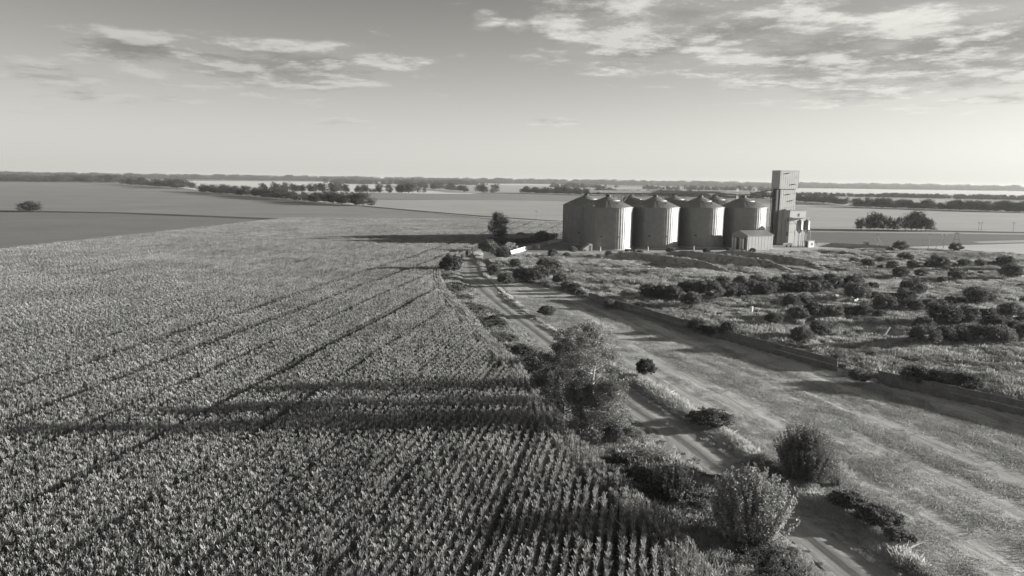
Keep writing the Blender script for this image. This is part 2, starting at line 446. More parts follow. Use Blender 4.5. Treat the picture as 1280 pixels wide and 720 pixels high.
weed_poly = [tuple(p) for p in FN] + [tuple(G(*p)) for p in [(1500, 420), (1420, 350), (1280, 322), (1160, 313), (1115, 311), (1010, 316), (640, 320), (616, 326), (609, 336), (620, 343), (645, 349), (672, 357)]]
# three long earth banks in the waste ground, crest lines
banks = [[G(*p) for p in l] for l in [
    [(742, 326), (775, 323), (830, 330), (880, 339), (928, 347)],
    [(812, 323), (845, 321), (900, 328), (960, 336), (1000, 343)],
    [(862, 321), (905, 320), (960, 327), (1005, 334), (1036, 341)]]]
yard_line = [tuple(G(*p)) for p in [(640, 320), (700, 317), (780, 317), (900, 315.5), (1000, 312), (1060, 311), (1090, 313)]]
def h_weed(x, y):
    h = 0.40 * vnoise(x, y, 23) + 0.14 * vnoise(x, y, 6) + 0.10 * vnoise(x, y, 2.1)
    for l, a in zip(banks, (2.0, 1.9, 1.8)):
        d = dist_line(l, x, y); e_ = np.minimum(np.hypot(x - l[0][0], y - l[0][1]), np.hypot(x - l[-1][0], y - l[-1][1]))
        h = h + a * np.exp(-(d / 1.1) ** 2) * np.clip(e_ / 12, 0, 1)
    edge = np.clip(dist_line([tuple(p) for p in FN], x, y) / 4, 0, 1)
    edge = edge * np.clip((dist_line(yard_line, x, y) - 6) / 6, 0, 1)
    return h * edge
gridland('weedy_ground', weed_poly, M['weedland'], 0.5, h_weed, 0.02)
def zw(x, y):
    return float(0.02 + h_weed(np.array([x]), np.array([y]))[0]) if inside(weed_poly, np.array([x]), np.array([y]))[0] else 0.0

# verges
_dv = (RRs - RLs) / np.hypot(*(RRs - RLs).T)[:, None]
verge_poly = [tuple(p) for p in CE] + [tuple(p) for p in RLs + _dv * .4]
verge2_poly = [tuple(p) for p in RRs - _dv * .4] + [tuple(G(*p)) for p in mown_L[::-1]]
gridland('verge', verge_poly, M['verge'], 0.5, lambda x, y: 0.14 * vnoise(x, y, 3) + .12 * vnoise(x, y, .9) - .02, 0.0)
gridland('verge', verge2_poly, M['verge'], 0.5, lambda x, y: 0.12 * vnoise(x, y, 2.2) + .12 * vnoise(x, y, .9) - .02, 0.0)

# dirt road with wheel ruts
V = []; F = []; UVs = []; na_ = 13; dl = 0.0
for i in range(NR):
    if i: dl += float(np.hypot(*(RLs[i] - RLs[i - 1])))
    for k in range(na_):
        f = k / (na_ - 1); p = RLs[i] * (1 - f) + RRs[i] * f
        rut = -0.05 * (math.exp(-((f - .27) / .07) ** 2) + math.exp(-((f - .70) / .07) ** 2)) + 0.04 * math.exp(-((f - .48) / .15) ** 2)
        edge_ = 0.07 * (math.exp(-(f / .06) ** 2) + math.exp(-((1 - f) / .06) ** 2))
        V.append((p[0], p[1], 0.07 + rut + 0.03 * float(vnoise(p[0], p[1], 1.3)))); UVs.append((f, dl))
for i in range(NR - 1):
    for k in range(na_ - 1): F.append((i * na_ + k, i * na_ + k + 1, (i + 1) * na_ + k + 1, (i + 1) * na_ + k))
rm = bpy.data.materials.new('packed_dirt'); rm.use_nodes = True; t = NT(rm.node_tree); b = t.n['Principled BSDF']
uvn = t.node('ShaderNodeUVMap', uv_map='along'); sp = t.node('ShaderNodeSeparateXYZ'); t.l.new(uvn.outputs[0], sp.inputs[0]); ge = t.node('ShaderNodeNewGeometry')
lines = t.noise(t.xyz(t.m('MULTIPLY', sp.outputs[0], 4.2), t.m('MULTIPLY', sp.outputs[1], .06), 0.0), 3.0, 5, .65)
pat = t.noise(ge.outputs['Position'], .5, 5, .6); fine = t.noise(ge.outputs['Position'], 7, 4, .6)
rut = t.m('ADD', t.m('EXPONENT', t.m('MULTIPLY', t.m('POWER', t.m('DIVIDE', t.m('SUBTRACT', sp.outputs[0], .27), .09), 2.0), -1.0)), t.m('EXPONENT', t.m('MULTIPLY', t.m('POWER', t.m('DIVIDE', t.m('SUBTRACT', sp.outputs[0], .70), .09), 2.0), -1.0)))
val = t.m('MULTIPLY', t.mapr(lines, .3, .7, .86, 1.14), t.m('MULTIPLY', t.mapr(pat, .3, .7, .84, 1.16), t.mapr(fine, .3, .7, .92, 1.08)))
val = t.m('MULTIPLY', t.m('MULTIPLY', val, t.m('ADD', 1.0, t.m('MULTIPLY', rut, .14))), 0.245)
cc = t.node('ShaderNodeCombineColor')
for i in range(3): t.put(cc.inputs[i], val)
t.l.new(cc.outputs[0], b.inputs['Base Color']); b.inputs['Roughness'].default_value = .95; b.inputs['Specular IOR Level'].default_value = .15
bn = t.node('ShaderNodeBump'); bn.inputs['Distance'].default_value = .03; bn.inputs['Strength'].default_value = .8
t.put(bn.inputs['Height'], t.m('ADD', lines, t.m('MULTIPLY', fine, .4))); t.l.new(bn.outputs[0], b.inputs['Normal'])
me = mesh_np('dirt_road', V, F, [rm], smooth=True)
uvl = me.uv_layers.new(name='along')
for li, lp in enumerate(me.loops): uvl.data[li].uv = UVs[lp.vertex_index]
tag(link('dirt_road', me), kind='structure')
sheet('yard', [(640, 322), (646, 316), (700, 313.5), (780, 314), (900, 312), (1000, 309), (1060, 309), (1090, 312), (1030, 317), (940, 319), (840, 321), (760, 321), (690, 323)], M['yard'], 0.06)


# ------------------------------------------------------------------ foliage builders (numpy)
def leaf_quads(cen, ln, wd, r, up=0.0):
    n = len(cen)
    a = r.normal(size=(n, 3)); a[:, 2] += up; a /= np.linalg.norm(a, axis=1)[:, None]
    b_ = r.normal(size=(n, 3)); b_ -= a * (a * b_).sum(1)[:, None]; b_ /= np.linalg.norm(b_, axis=1)[:, None]
    L = (ln * r.uniform(.7, 1.3, n))[:, None]; Wd = (wd * r.uniform(.7, 1.3, n))[:, None]
    V = np.stack([cen - a * L / 2, cen + b_ * Wd / 2, cen + a * L / 2, cen - b_ * Wd / 2], 1).reshape(-1, 3)
    return V, np.arange(4 * n).reshape(n, 4)


def join(parts):
    Vs = []; Fs = []; o = 0
    for V, F in parts:
        Vs.append(V); Fs.append(F + o); o += len(V)
    return np.concatenate(Vs), np.concatenate(Fs)


def shrub_pts(r, nclump, nleaf, h=1.0, rag=0.22, cr=0.24, low=0.08):
    """leaf positions in a clumpy dome, radius 1, height h"""
    out = []
    lob = r.normal(size=(7, 3)); lob /= np.linalg.norm(lob, axis=1)[:, None]; la = r.uniform(-rag, rag, 7)
    for _ in range(nclump):
        d = r.normal(size=3); d /= np.linalg.norm(d)
        d[2] = abs(d[2]) * (1 if r.random() < .8 else -.4)
        rad = (0.45 + 0.47 * r.random() ** .6) * (1 + (la * np.exp(3 * (lob @ d - 1))).sum())
        c = d * rad
        q = r.normal(size=(nleaf, 3)); q /= np.linalg.norm(q, axis=1)[:, None]
        q *= (cr * r.uniform(.7, 1.25)) * r.random((nleaf, 1)) ** .45
        out.append(c + q)
    P = np.concatenate(out); P[:, 2] = np.maximum(P[:, 2] * h * .52 + h * .48, low * r.random(len(P)))
    return P


def shrub_mesh(name, seed, nclump, nleaf, ls, m, h=1.0, rag=.22, cr=.24):
    r = np.random.default_rng(seed); P = shrub_pts(r, nclump, nleaf, h, rag, cr)
    V, F = leaf_quads(P, ls, ls * .6, r)
    return mesh_np(name, V, F, [m])


def shoot_mesh(name, seed, nshoot, m, h=1.3, ls=.055, nl=90, spread=1.0):
    """bush of upright leafy shoots; radius 1, height h; returns crown mesh, stems mesh"""
    r = np.random.default_rng(seed); cs = []; st = MB()
    for _ in range(nshoot):
        az_ = r.uniform(0, 2 * pi); th = (r.random() ** .75) * 1.35 * spread; lk = r.uniform(.72, 1.12)
        tip = np.array([sin(th) * cos(az_), sin(th) * sin(az_), 0]) * r.uniform(.85, 1.05) * lk
        tip[2] = h * (.30 + .70 * cos(th) ** .8 * lk * .95) if th < pi / 2 else h * .3
        mid = tip * np.array([.70, .70, .30 if th > .8 else .45]); base = np.array([.12 * cos(az_), .12 * sin(az_), 0.0])
        tt = r.beta(1.6, 1.0, nl) * .88 + .12
        C_ = ((1 - tt) ** 2)[:, None] * base + (2 * tt * (1 - tt))[:, None] * mid + (tt ** 2)[:, None] * tip
        C_ = C_ + r.normal(size=C_.shape) * (.022 + .030 * (1 - tt))[:, None]
        cs.append(C_)
        prev = base
        for q in (.35, .7, 1.0):
            p = (1 - q) ** 2 * base + 2 * q * (1 - q) * mid + q * q * tip
            st.tube(prev, p, .016 * (1.15 - q), .014 * (1.05 - q) + .002, 3, False); prev = p
    P = np.concatenate(cs); P[:, 2] = np.abs(P[:, 2])
    V, F = leaf_quads(P, ls, ls * .5, r, .6)
    return mesh_np(name, V, F, [m]), mesh_np(name + '_stem', st.v, st.f, [M['bark']])


def tree_mesh(name, seed, H, rad, nlimb, nclump, nleaf, ls, leafm, barkm, low=.25, cr=.16, fork=False):
    """tapered trunk + limbs (trunk mesh) and leaves round the limb ends (crown mesh), metres"""
    r = np.random.default_rng(seed); t_ = MB(); ends = []
    pts = [np.array([0, 0, 0.])]
    for k in range(1, 7): pts.append(np.array([r.normal() * .025 * H * k / 6, r.normal() * .02 * H * k / 6, H * .92 * k / 6]))
    tr = .018 * H
    for k in range(6): t_.tube(pts[k], pts[k + 1], tr * (1 - k / 6.4), tr * (1 - (k + 1) / 6.4), 7, False)
    for k in range(nlimb):
        f = low + (0.95 - low) * (k + r.random()) / nlimb
        i = min(int(f * 6), 5); p = pts[i] + (pts[i + 1] - pts[i]) * (f * 6 - i)
        az_ = k * 2.4 + r.uniform(-.5, .5)
        prof = sin(pi * min(max((f - low) / (1.02 - low), .0) * .75 + .25, 1)) ** .7
        L = rad * prof * r.uniform(.75, 1.15)
        rise = r.uniform(.4, 1.1) * min(L, .25 * H)
        q1 = p + np.array([cos(az_) * L * .5, sin(az_) * L * .5, rise * .35]); q2 = p + np.array([cos(az_) * L, sin(az_) * L, rise])
        t_.tube(p, q1, tr * .42 * (1.1 - f), tr * .26 * (1.1 - f) + .008, 5, False); t_.tube(q1, q2, tr * .26 * (1.1 - f) + .008, .006, 4, False)
        ends += [(q2, 1.), (q1 * .4 + q2 * .6, 1.), (q1, .8)]
        for _ in range(3):
            s_ = q1 + (q2 - q1) * r.uniform(.1, .9); e = s_ + r.normal(size=3) * L * .30 + np.array([0, 0, .12 * L])
            t_.tube(s_, e, .012, .004, 3, False); ends.append((e, .8))
    ends.append((pts[-1], .8)); ends.append((pts[-1] * .9, .8))
    out = []
    for _ in range(nclump):
        e, k = ends[r.integers(len(ends))]
        c = e + r.normal(size=3) * cr * rad * .8
        q = r.normal(size=(nleaf, 3)); q /= np.linalg.norm(q, axis=1)[:, None]
        q *= cr * rad * r.uniform(.8, 1.6) * r.random((nleaf, 1)) ** .5
        out.append(c + q)
    P = np.concatenate(out); P[:, 2] = np.maximum(P[:, 2], .2)
    V, F = leaf_quads(P, ls, ls * .65, r)
    return mesh_np('crown', V, F, [leafm]), mesh_np('trunk', t_.v, t_.f, [barkm])


# grass patches
def blades(seed, n, size, h0, h1, wd, m, lean=.35, name='grass_patch'):
    r = np.random.default_rng(seed)
    base = np.c_[r.uniform(-size / 2, size / 2, (n, 2)), np.zeros(n)]
    hh = r.uniform(h0, h1, n)[:, None]; az_ = r.uniform(0, 2 * pi, n)
    side_ = np.c_[np.cos(az_), np.sin(az_), np.zeros(n)] * wd / 2
    ln = np.c_[r.normal(size=(n, 2)) * lean, np.ones(n)] * hh
    V = np.stack([base - side_, base + side_, base + ln * .6 + side_ * .8, base + ln + np.c_[r.normal(size=(n, 2)) * .12, np.zeros(n)] * hh * 1.0], 1).reshape(-1, 3)
    return mesh_np(name, V, np.arange(4 * n).reshape(n, 4), [m])


def proto(name, me): return bpy.data.objects.new(name, me)


def scatter(name, pts, rz, sc, idx, protos, label=None, cat=None, kind='stuff', tilt=None):
    """one object that instances the patches on its points (geometry nodes)"""
    n = len(pts)
    me = bpy.data.meshes.new(name); me.vertices.add(n); me.vertices.foreach_set('co', np.asarray(pts, np.float32).ravel())
    def attr(nm, typ, dat, key):
        a = me.attributes.new(nm, typ, 'POINT'); a.data.foreach_set(key, dat)
    rot = np.zeros((n, 3), np.float32); rot[:, 2] = rz
    if tilt is not None: rot[:, :2] = tilt
    sc = np.asarray(sc, np.float32)
    if sc.ndim == 1: sc = np.repeat(sc[:, None], 3, 1)
    attr('rot', 'FLOAT_VECTOR', rot.ravel(), 'vector'); attr('scl', 'FLOAT_VECTOR', sc.ravel(), 'vector'); attr('pick', 'INT', np.asarray(idx, np.int32), 'value')
    o = link(name, me)
    ng = bpy.data.node_groups.new(name, 'GeometryNodeTree')
    ng.interface.new_socket('Geometry', in_out='INPUT', socket_type='NodeSocketGeometry'); ng.interface.new_socket('Geometry', in_out='OUTPUT', socket_type='NodeSocketGeometry')
    N = ng.nodes; L = ng.links
    gi = N.new('NodeGroupInput'); go = N.new('NodeGroupOutput'); ip = N.new('GeometryNodeInstanceOnPoints'); jn = N.new('GeometryNodeJoinGeometry')
    for p in reversed(protos):       # the join node hands them out last first
        oi = N.new('GeometryNodeObjectInfo'); oi.inputs['Object'].default_value = p; oi.inputs['As Instance'].default_value = True
        L.new(oi.outputs['Geometry'], jn.inputs[0])
    def named(nm, typ):
        a = N.new('GeometryNodeInputNamedAttribute'); a.data_type = typ; a.inputs['Name'].default_value = nm; return a.outputs['Attribute']
    L.new(gi.outputs[0], ip.inputs['Points']); L.new(jn.outputs[0], ip.inputs['Instance']); ip.inputs['Pick Instance'].default_value = True
    L.new(named('pick', 'INT'), ip.inputs['Instance Index']); L.new(named('scl', 'FLOAT_VECTOR'), ip.inputs['Scale'])
    e2r = N.new('FunctionNodeEulerToRotation'); L.new(named('rot', 'FLOAT_VECTOR'), e2r.inputs[0]); L.new(e2r.outputs[0], ip.inputs['Rotation'])
    L.new(ip.outputs[0], go.inputs[0])
    md = o.modifiers.new('scatter', 'NODES'); md.node_group = ng
    return tag(o, label, cat, kind=kind)


# ------------------------------------------------------------------ maize
def plant_geo(r, H):
    Vs = []; Fs = []; mi = []
    def addq(V, F, m_):
        o = sum(len(v) for v in Vs); Vs.append(np.array(V, float)); Fs.extend([[o + i for i in f] for f in F]); mi.extend([m_] * len(F))
    s = .016; addq([(s, 0, 0), (-s * .5, s * .87, 0), (-s * .5, -s * .87, 0), (s * .4, 0, H * .86), (-s * .2, s * .35, H * .86), (-s * .2, -s * .35, H * .86)], [[0, 1, 4, 3], [1, 2, 5, 4], [2, 0, 3, 5]], 0)
    a0 = r.uniform(0, pi)
    nl = 13
    for k in range(nl):
        f = k / (nl - 1); z = H * (.20 + .62 * f); az_ = a0 + (k % 2) * pi + r.normal() * .35
        L = H * r.uniform(.19, .28) * (1.0 - .30 * f ** 2); wd = .027 * (1 - .2 * f)
        d = np.array([cos(az_), sin(az_), 0]); sd_ = np.array([-sin(az_), cos(az_), 0])
        el = r.uniform(1.0, 1.3) + .15 * f
        pts = []; p = np.array([0, 0, z]); ang = el
        for j in range(5):
            pts.append(p.copy()); p = p + (d * cos(ang) + np.array([0, 0, 1]) * sin(ang)) * L / 4; ang -= r.uniform(.34, .60)
        w_ = [.5, 1, .95, .65, .05]; V = []
        for j in range(5): V += [pts[j] - sd_ * wd * w_[j], pts[j] + sd_ * wd * w_[j]]
        addq(V, [[2 * j, 2 * j + 1, 2 * j + 3, 2 * j + 2] for j in range(4)], 0)
    for k in range(5):
        az_ = r.uniform(0, 2 * pi); e = np.array([cos(az_) * .10, sin(az_) * .10, 0]) * (k > 0)
        b0 = np.array([0, 0, H * .84]); tp = b0 + e + np.array([0, 0, H * .14 * r.uniform(.8, 1.1)]); sd_ = np.array([-sin(az_), cos(az_), 0]) * .012
        addq([b0 - sd_ * .6, b0 + sd_ * .6, tp + sd_, tp - sd_], [[0, 1, 2, 3]], 1)
    return np.concatenate(Vs), np.array(Fs), np.array(mi)


r_ = np.random.default_rng(11)
PG = [plant_geo(r_, 1.0) for _ in range(10)]
def row_mesh(seed, L, dens=6.4, lay=1):
    r = np.random.default_rng(seed); P = []; m_ = []
    n = int(L * dens)
    for i in range(n):
        if r.random() < .04: continue
        V, F, mi = PG[r.integers(10)]; a = r.uniform(0, 2 * pi); h = r.normal(2.05, .09)
        if r.random() < .06: h *= .75
        ca, sa = cos(a), sin(a); Q = V * [.67 * h, .67 * h, h]
        Q = np.c_[Q[:, 0] * ca - Q[:, 1] * sa, Q[:, 0] * sa + Q[:, 1] * ca, Q[:, 2]]
        Q[:, 0] += r.normal() * .05 + Q[:, 2] * r.normal() * .04; Q[:, 1] += (i + .5 + r.normal() * .25) * L / n + Q[:, 2] * r.normal() * .04
        P.append((Q, F)); m_.append(mi)
    V, F = join(P)
    return mesh_np('corn_row_piece', V, F, [M['corn'], M['tassel']], np.concatenate(m_))
SEG = 2.4
row_protos = [proto('corn_row_piece', row_mesh(100 + k, SEG)) for k in range(9)]
RAZ = radians(9.86); ddir = np.array([sin(RAZ), cos(RAZ)]); dper = np.array([cos(RAZ), -sin(RAZ)])
seg_p = []; seg_a = []; seg_hide = []
CEl = [tuple(p) for p in CE]
us = []
k0 = -7.35 + 6.85 * 8
base_gap = k0
for gI in range(-60, 3):
    wide_ = rng.random() < .35 or gI in (-8, -9, -10, -12, -14, -15)
    st_ = .56 if -11 <= gI <= -6 else (.545 if wide_ is False else .525)
    for j in range(12): us.append(k0 + gI * 6.85 + (6.85 - 11 * st_) / 2 + j * st_)
us = np.array(us)
vs = np.arange(20, 420, SEG)
UU, VV = np.meshgrid(us, vs); VV = VV + (np.arange(len(us)) * .77 % SEG)[None, :]
XX = UU * dper[0] + VV * ddir[0]; YY = UU * dper[1] + VV * ddir[1]
ok = inside(corn_poly, XX, YY) & inside(corn_poly, XX + ddir[0] * SEG, YY + ddir[1] * SEG)
dE = dist_line(CEl, XX + ddir[0] * SEG / 2, YY + ddir[1] * SEG / 2)
ok &= (dE > 2.45)
ok &= (np.abs(XX) < YY * .78 + 14)
UUo, Xs, Ys = UU[ok], XX[ok], YY[ok]
keep = np.ones(len(Xs), bool)
UUo, Xs, Ys = UUo[keep], Xs[keep], Ys[keep]
# the nearest plants stand one by one
sx_, sy_ = proj(np.c_[Xs, Ys, np.full(len(Xs), 1.3)])
sx2, sy2 = proj(np.c_[Xs + ddir[0] * SEG, Ys + ddir[1] * SEG, np.full(len(Xs), 1.9)])
cand = np.where((sy2 < 716) & (sy2 > 640) & (sx_ > -10) & (sx_ < 900))[0]
best = {}
for i in cand:
    k = round(float(UUo[i]), 2)
    if k not in best or sy2[i] > sy2[best[k]]: best[k] = i
single = sorted(best.values(), key=lambda i: -sy2[i])[:25]
print('single segments', len(single), 'of rows', len(best))
msk = np.ones(len(Xs), bool); msk[single] = False
n = msk.sum()
pts = np.c_[Xs[msk], Ys[msk], np.full(n, .05)]
rzs = np.full(n, -RAZ) + rng.normal(0, .008, n)
uo_ = UUo[msk]; gi_ = np.round((uo_ - k0) / 6.85).astype(int)
DR = {-7: .02, -8: .04, -9: .05, -10: .02, -11: .03, -12: .09, -13: .02, -14: .14, -15: .12, -16: .03, -17: .08}
along = pts[:, 0] * ddir[0] + pts[:, 1] * ddir[1]
drop = np.array([DR.get(int(g), .02 + .10 * float(_lat[int(g) % 256, 9])) for g in gi_]) * np.clip(.2 + 1.5 * vnoise(gi_ * 97.0, along, 14), 0, 1.3)
gp_ = np.abs(((uo_ - k0 + 3.4) % 6.85) - 3.4)
hs = .93 + .14 * vnoise(pts[:, 0], pts[:, 1], 11) + rng.normal(0, .02, n) - drop * (gp_ < .75)
# headland rows follow the edge of the field
hp = []; ha = []
CEr = resample(CE, 700)
for k in range(4):
    off = .3 + k * .55; tan_ = np.gradient(CEr, axis=0); tan_ /= np.linalg.norm(tan_, axis=1)[:, None]
    nor = np.c_[-tan_[:, 1], tan_[:, 0]]
    line = CEr + nor * off
    d = np.r_[0, np.cumsum(np.hypot(*np.diff(line, axis=0).T))]
    for q in np.arange(0, d[-1] - SEG, SEG):
        x = np.interp(q, d, line[:, 0]); y = np.interp(q, d, line[:, 1]); x2 = np.interp(q + SEG, d, line[:, 0]); y2 = np.interp(q + SEG, d, line[:, 1])
        hp.append((x, y, .05)); ha.append(-atan2(x2 - x, y2 - y))
hp = np.array(hp); ha = np.array(ha)
pts = np.r_[pts, hp]; rzs = np.r_[rzs, ha]; hs = np.r_[hs, rng.normal(.93, .05, len(hp))]
n = len(pts); print('corn row pieces', n)
scatter('corn_crop', pts, rzs, np.c_[np.ones(n), np.ones(n), hs], rng.integers(0, 9, n), row_protos, 'dense rows of tall corn filling the field left of the dirt road', 'corn crop')
pm = []
for k in range(6):
    V, F, mi = PG[k]; pm.append(mesh_np('corn_plant', V, F, [M['corn'], M['tassel']], mi))
cnt = 0
for i in single:
    for q in range(12):
        if cnt >= 300: break
        f = (q + .5) * SEG / 12.6 + rng.normal() * .03
        o = link('corn_plant', pm[rng.integers(6)], None, (Xs[i] + ddir[0] * f + rng.normal() * .03, Ys[i] + ddir[1] * f + rng.normal() * .03, .05), rng.uniform(0, 2 * pi))
        h = rng.normal(2.05, .09); o.scale = (h * .72, h * .72, h)
        tag(o, 'tall corn plant in the nearest rows along the bottom edge of the photo', 'corn plant', 'nearest corn plants'); cnt += 1

# ------------------------------------------------------------------ grasses and weeds
gp_t = [proto('grass_patch', blades(20 + k, 110, 1.3, .35, .85, .035, M['grass'])) for k in range(3)]
gp_w = [proto('weed_patch', shrub_mesh('weed_patch', 30 + k, 14, 26, .11, M['weed'], .8, .5, .35)) for k in range(3)]
M['palegrass'] = leafmat('pale_grass', 0.52, 0.3, 0.5, 0.2, 0.0)
gp_p = [proto('pale_grass', blades(60 + k, 110, 1.2, .3, .7, .04, M['palegrass'], .45)) for k in range(3)]
gp_s = [proto('short_grass', blades(40 + k, 120, 1.6, .05, .16, .03, M['grass'], .9)) for k in range(3)]
gp_b = [proto('bramble', shrub_mesh('bramble', 50 + k, 22, 34, .10, M['leafdark'], .9, .5, .32)) for k in range(3)]


def fill(poly, n, r):
    P = np.array(poly); lo, hi = P.min(0), P.max(0); out = []
    while sum(len(o) for o in out) < n:
        q = r.uniform(lo, hi, (n * 2, 2)); out.append(q[inside(poly, q[:, 0], q[:, 1])])
    return np.concatenate(out)[:n]


q = fill(weed_poly, 34000, rng)
sxp, syp = proj(np.c_[q, np.zeros(len(q))]); dd = np.hypot(q[:, 0], q[:, 1])
k = (sxp > -60) & (sxp < 1400) & (rng.random(len(q)) < np.clip(vnoise(q[:, 0], q[:, 1], 6) * 1.5 - .15 + .3 * (dd < 110), .05, 1)) & (dist_line([tuple(p) for p in FN], q[:, 0], q[:, 1]) > .8)
q = q[k]; n = len(q); typ = (vnoise(q[:, 0] + 50, q[:, 1], 5) + rng.normal(0, .16, n)) > .60
idx = np.where(typ, 3 + rng.integers(0, 3, n), rng.integers(0, 3, n))
s = np.where(typ, rng.uniform(.45, 1.1, n), rng.uniform(.6, 1.15, n)) * (.75 + .5 * vnoise(q[:, 0], q[:, 1], 9))
for l in banks: s = s * np.where(dist_line(l, q[:, 0], q[:, 1]) < 3.2, .5, 1.0)
z = .02 + h_weed(q[:, 0], q[:, 1]) - .03
print('weeds', n)
scatter('wild_grass', np.c_[q, z], rng.uniform(0, 6.28, n), s, idx, gp_t + gp_w, 'rough dry grass and weeds covering the waste ground behind the fence', 'wild grass')

q = fill(verge2_poly, 5400, rng); q = q[dist_line([tuple(p) for p in RRs], q[:, 0], q[:, 1]) > .30]; n = len(q)
s = rng.uniform(.45, .95, n) * (.6 + .8 * vnoise(q[:, 0], q[:, 1], 4)) * np.clip(.3 + dist_line([tuple(p) for p in RRs], q[:, 0], q[:, 1]) / 2.6, .3, 1); typ = (vnoise(q[:, 0] + 20, q[:, 1], 3.5) > .84)
scatter('verge_grass', np.c_[q, np.full(n, .05)], rng.uniform(0, 6.28, n), s, np.where(typ, 3 + rng.integers(0, 3, n), rng.integers(0, 3, n)), gp_p + gp_w, 'pale tufted grass along the right side of the dirt road', 'grass')
q = fill(verge_poly, 5200, rng)
dRoad = dist_line([tuple(p) for p in RLs], q[:, 0], q[:, 1])
k = dRoad > .25; q = q[k]; dRoad = dRoad[k]; n = len(q)
typ = (vnoise(q[:, 0], q[:, 1], 4) + rng.normal(0, .1, n) + .3 * (dRoad < 2.2)) < .45
s = rng.uniform(.45, 1.0, n) * (.6 + .7 * vnoise(q[:, 0], q[:, 1], 5)) * np.clip(.25 + dRoad / 3, .25, 1)
pick = np.where(typ, 3 + rng.integers(0, 3, n), np.where(rng.random(n) < .7, rng.integers(0, 3, n), 6 + rng.integers(0, 3, n)))
scatter('verge_scrub', np.c_[q, np.full(n, .1)], rng.uniform(0, 6.28, n), s, pick, gp_t + gp_b + gp_w, 'dark tangled scrub and grass between the corn and the dirt road', 'scrub')
q = fill(mown_poly, 9000, rng); sxp, syp = proj(np.c_[q, np.zeros(len(q))])
# cut grass lies thicker in lines along the field
cx_ = q[:, 0] * cos(FAZ) - q[:, 1] * sin(FAZ); cy_ = q[:, 0] * sin(FAZ) + q[:, 1] * cos(FAZ)
k = (syp > 372) & (sxp < 1330) & (syp < 760) & (rng.random(len(q)) < np.clip(vnoise(cx_ * 3.2, cy_ * .25, 4) * 2.2 - .75, .03, 1))
q = q[k]; n = len(q); print('short', n)
scatter('cut_grass', np.c_[q, .03 + h_mown(q[:, 0], q[:, 1])], rng.uniform(0, 6.28, n), rng.uniform(.6, 1.2, n), rng.integers(0, 3, n), gp_s, 'short stubbly grass left in streaks on the mown field', 'grass')

# ------------------------------------------------------------------ shrubs of the waste ground
M['shrubleaf'] = leafmat('shrub_foliage', 0.125, trans=0.3, gl=0.02)
SH = [shrub_mesh('shrub', 200 + k, 85, 60, .105, M['shrubleaf'] if k % 3 else M['leafdark'], 1.5, .28) for k in range(7)]
def put_shrub(px, py, wpx, label, group=None, mesh=None, hk=1.0, name='shrub', cat='shrub', zfix=None):
    """px, py: middle of the foot; wpx: width in photo pixels"""
    x, y = G(px, py, .4); d = sqrt(y * y + x * x + 400); rad = wpx * y / FPX / 2 * 1.04
    z = zw(x, y) if zfix is None else zfix
    o = link(name, mesh if mesh is not None else SH[rng.integers(len(SH))], None, (x, y + rad * .6, z - .05), rng.uniform(0, 6.28))
    o.scale = (rad, rad, rad * hk)
    return tag(o, label, cat, group)

ca = lambda a, b, w_: (640 + a / 4, 290 + b / 4, w_ / 4)
cb = lambda a, b, w_: (960 + a / 4, 290 + b / 4, w_ / 4)
cc_ = lambda a, b, w_: (540 + a / 4.5, 200 + b / 4.5, w_ / 4.5)
unique = [
    (cb(615, 97, 35), 'small dark shrub just left of the larger one beside the pale sandy track'),
    (cb(670, 97, 70), 'dark rounded shrub at the left end of the pale sandy track'),
    (cb(948, 106, 64), 'dark round shrub at the edge of the pale sandy track near the wooden pole frames'),
    (cb(380, 118, 35), 'lone small shrub on the grass right of the concrete apron by the elevator'),
    (cb(675, 237, 80), 'dark rounded shrub on open grass below the upper scrub row, left one of its pair'),
    (cb(775, 234, 64), 'low wide shrub on open grass, right one of its pair below the upper scrub row'),
    (cb(877, 260, 52), 'small dark shrub on open grass just left of a larger one'),
    (cb(963, 252, 84), 'larger dark shrub on open grass just right of a small one'),
    (cb(1210, 205, 110), 'large grey green shrub at the right end of the upper scrub row'),
    (cb(1240, 247, 110), 'dark shrub by the right photo edge in front of the large pale one'),
    (cb(735, 340, 130), 'tall dark shrub standing alone between the upper and middle scrub rows'),
    (cb(460, 362, 140), 'dark bushy shrub just behind the heap of pale rubble pieces'),
    (cb(900, 478, 160), 'broadest dark shrub, its crown a low dome, left of the big lower thicket'),
    (cb(1240, 458, 130), 'dark shrub cut by the right photo edge above the lower thicket'),
    (ca(905, 384, 110), 'dark shrub standing in front of the long hedge, nearer the concrete fence'),
    (ca(485, 122, 42), 'small dark shrub on the yard edge in front of the second silo'),
    (ca(795, 110, 50), 'low dark shrub on the yard edge below the bright side of the third silo'),
    (ca(1205, 108, 40), 'round dark shrub in front of the pale shed wall'),
]
for (p, lb) in unique: put_shrub(*p, lb)
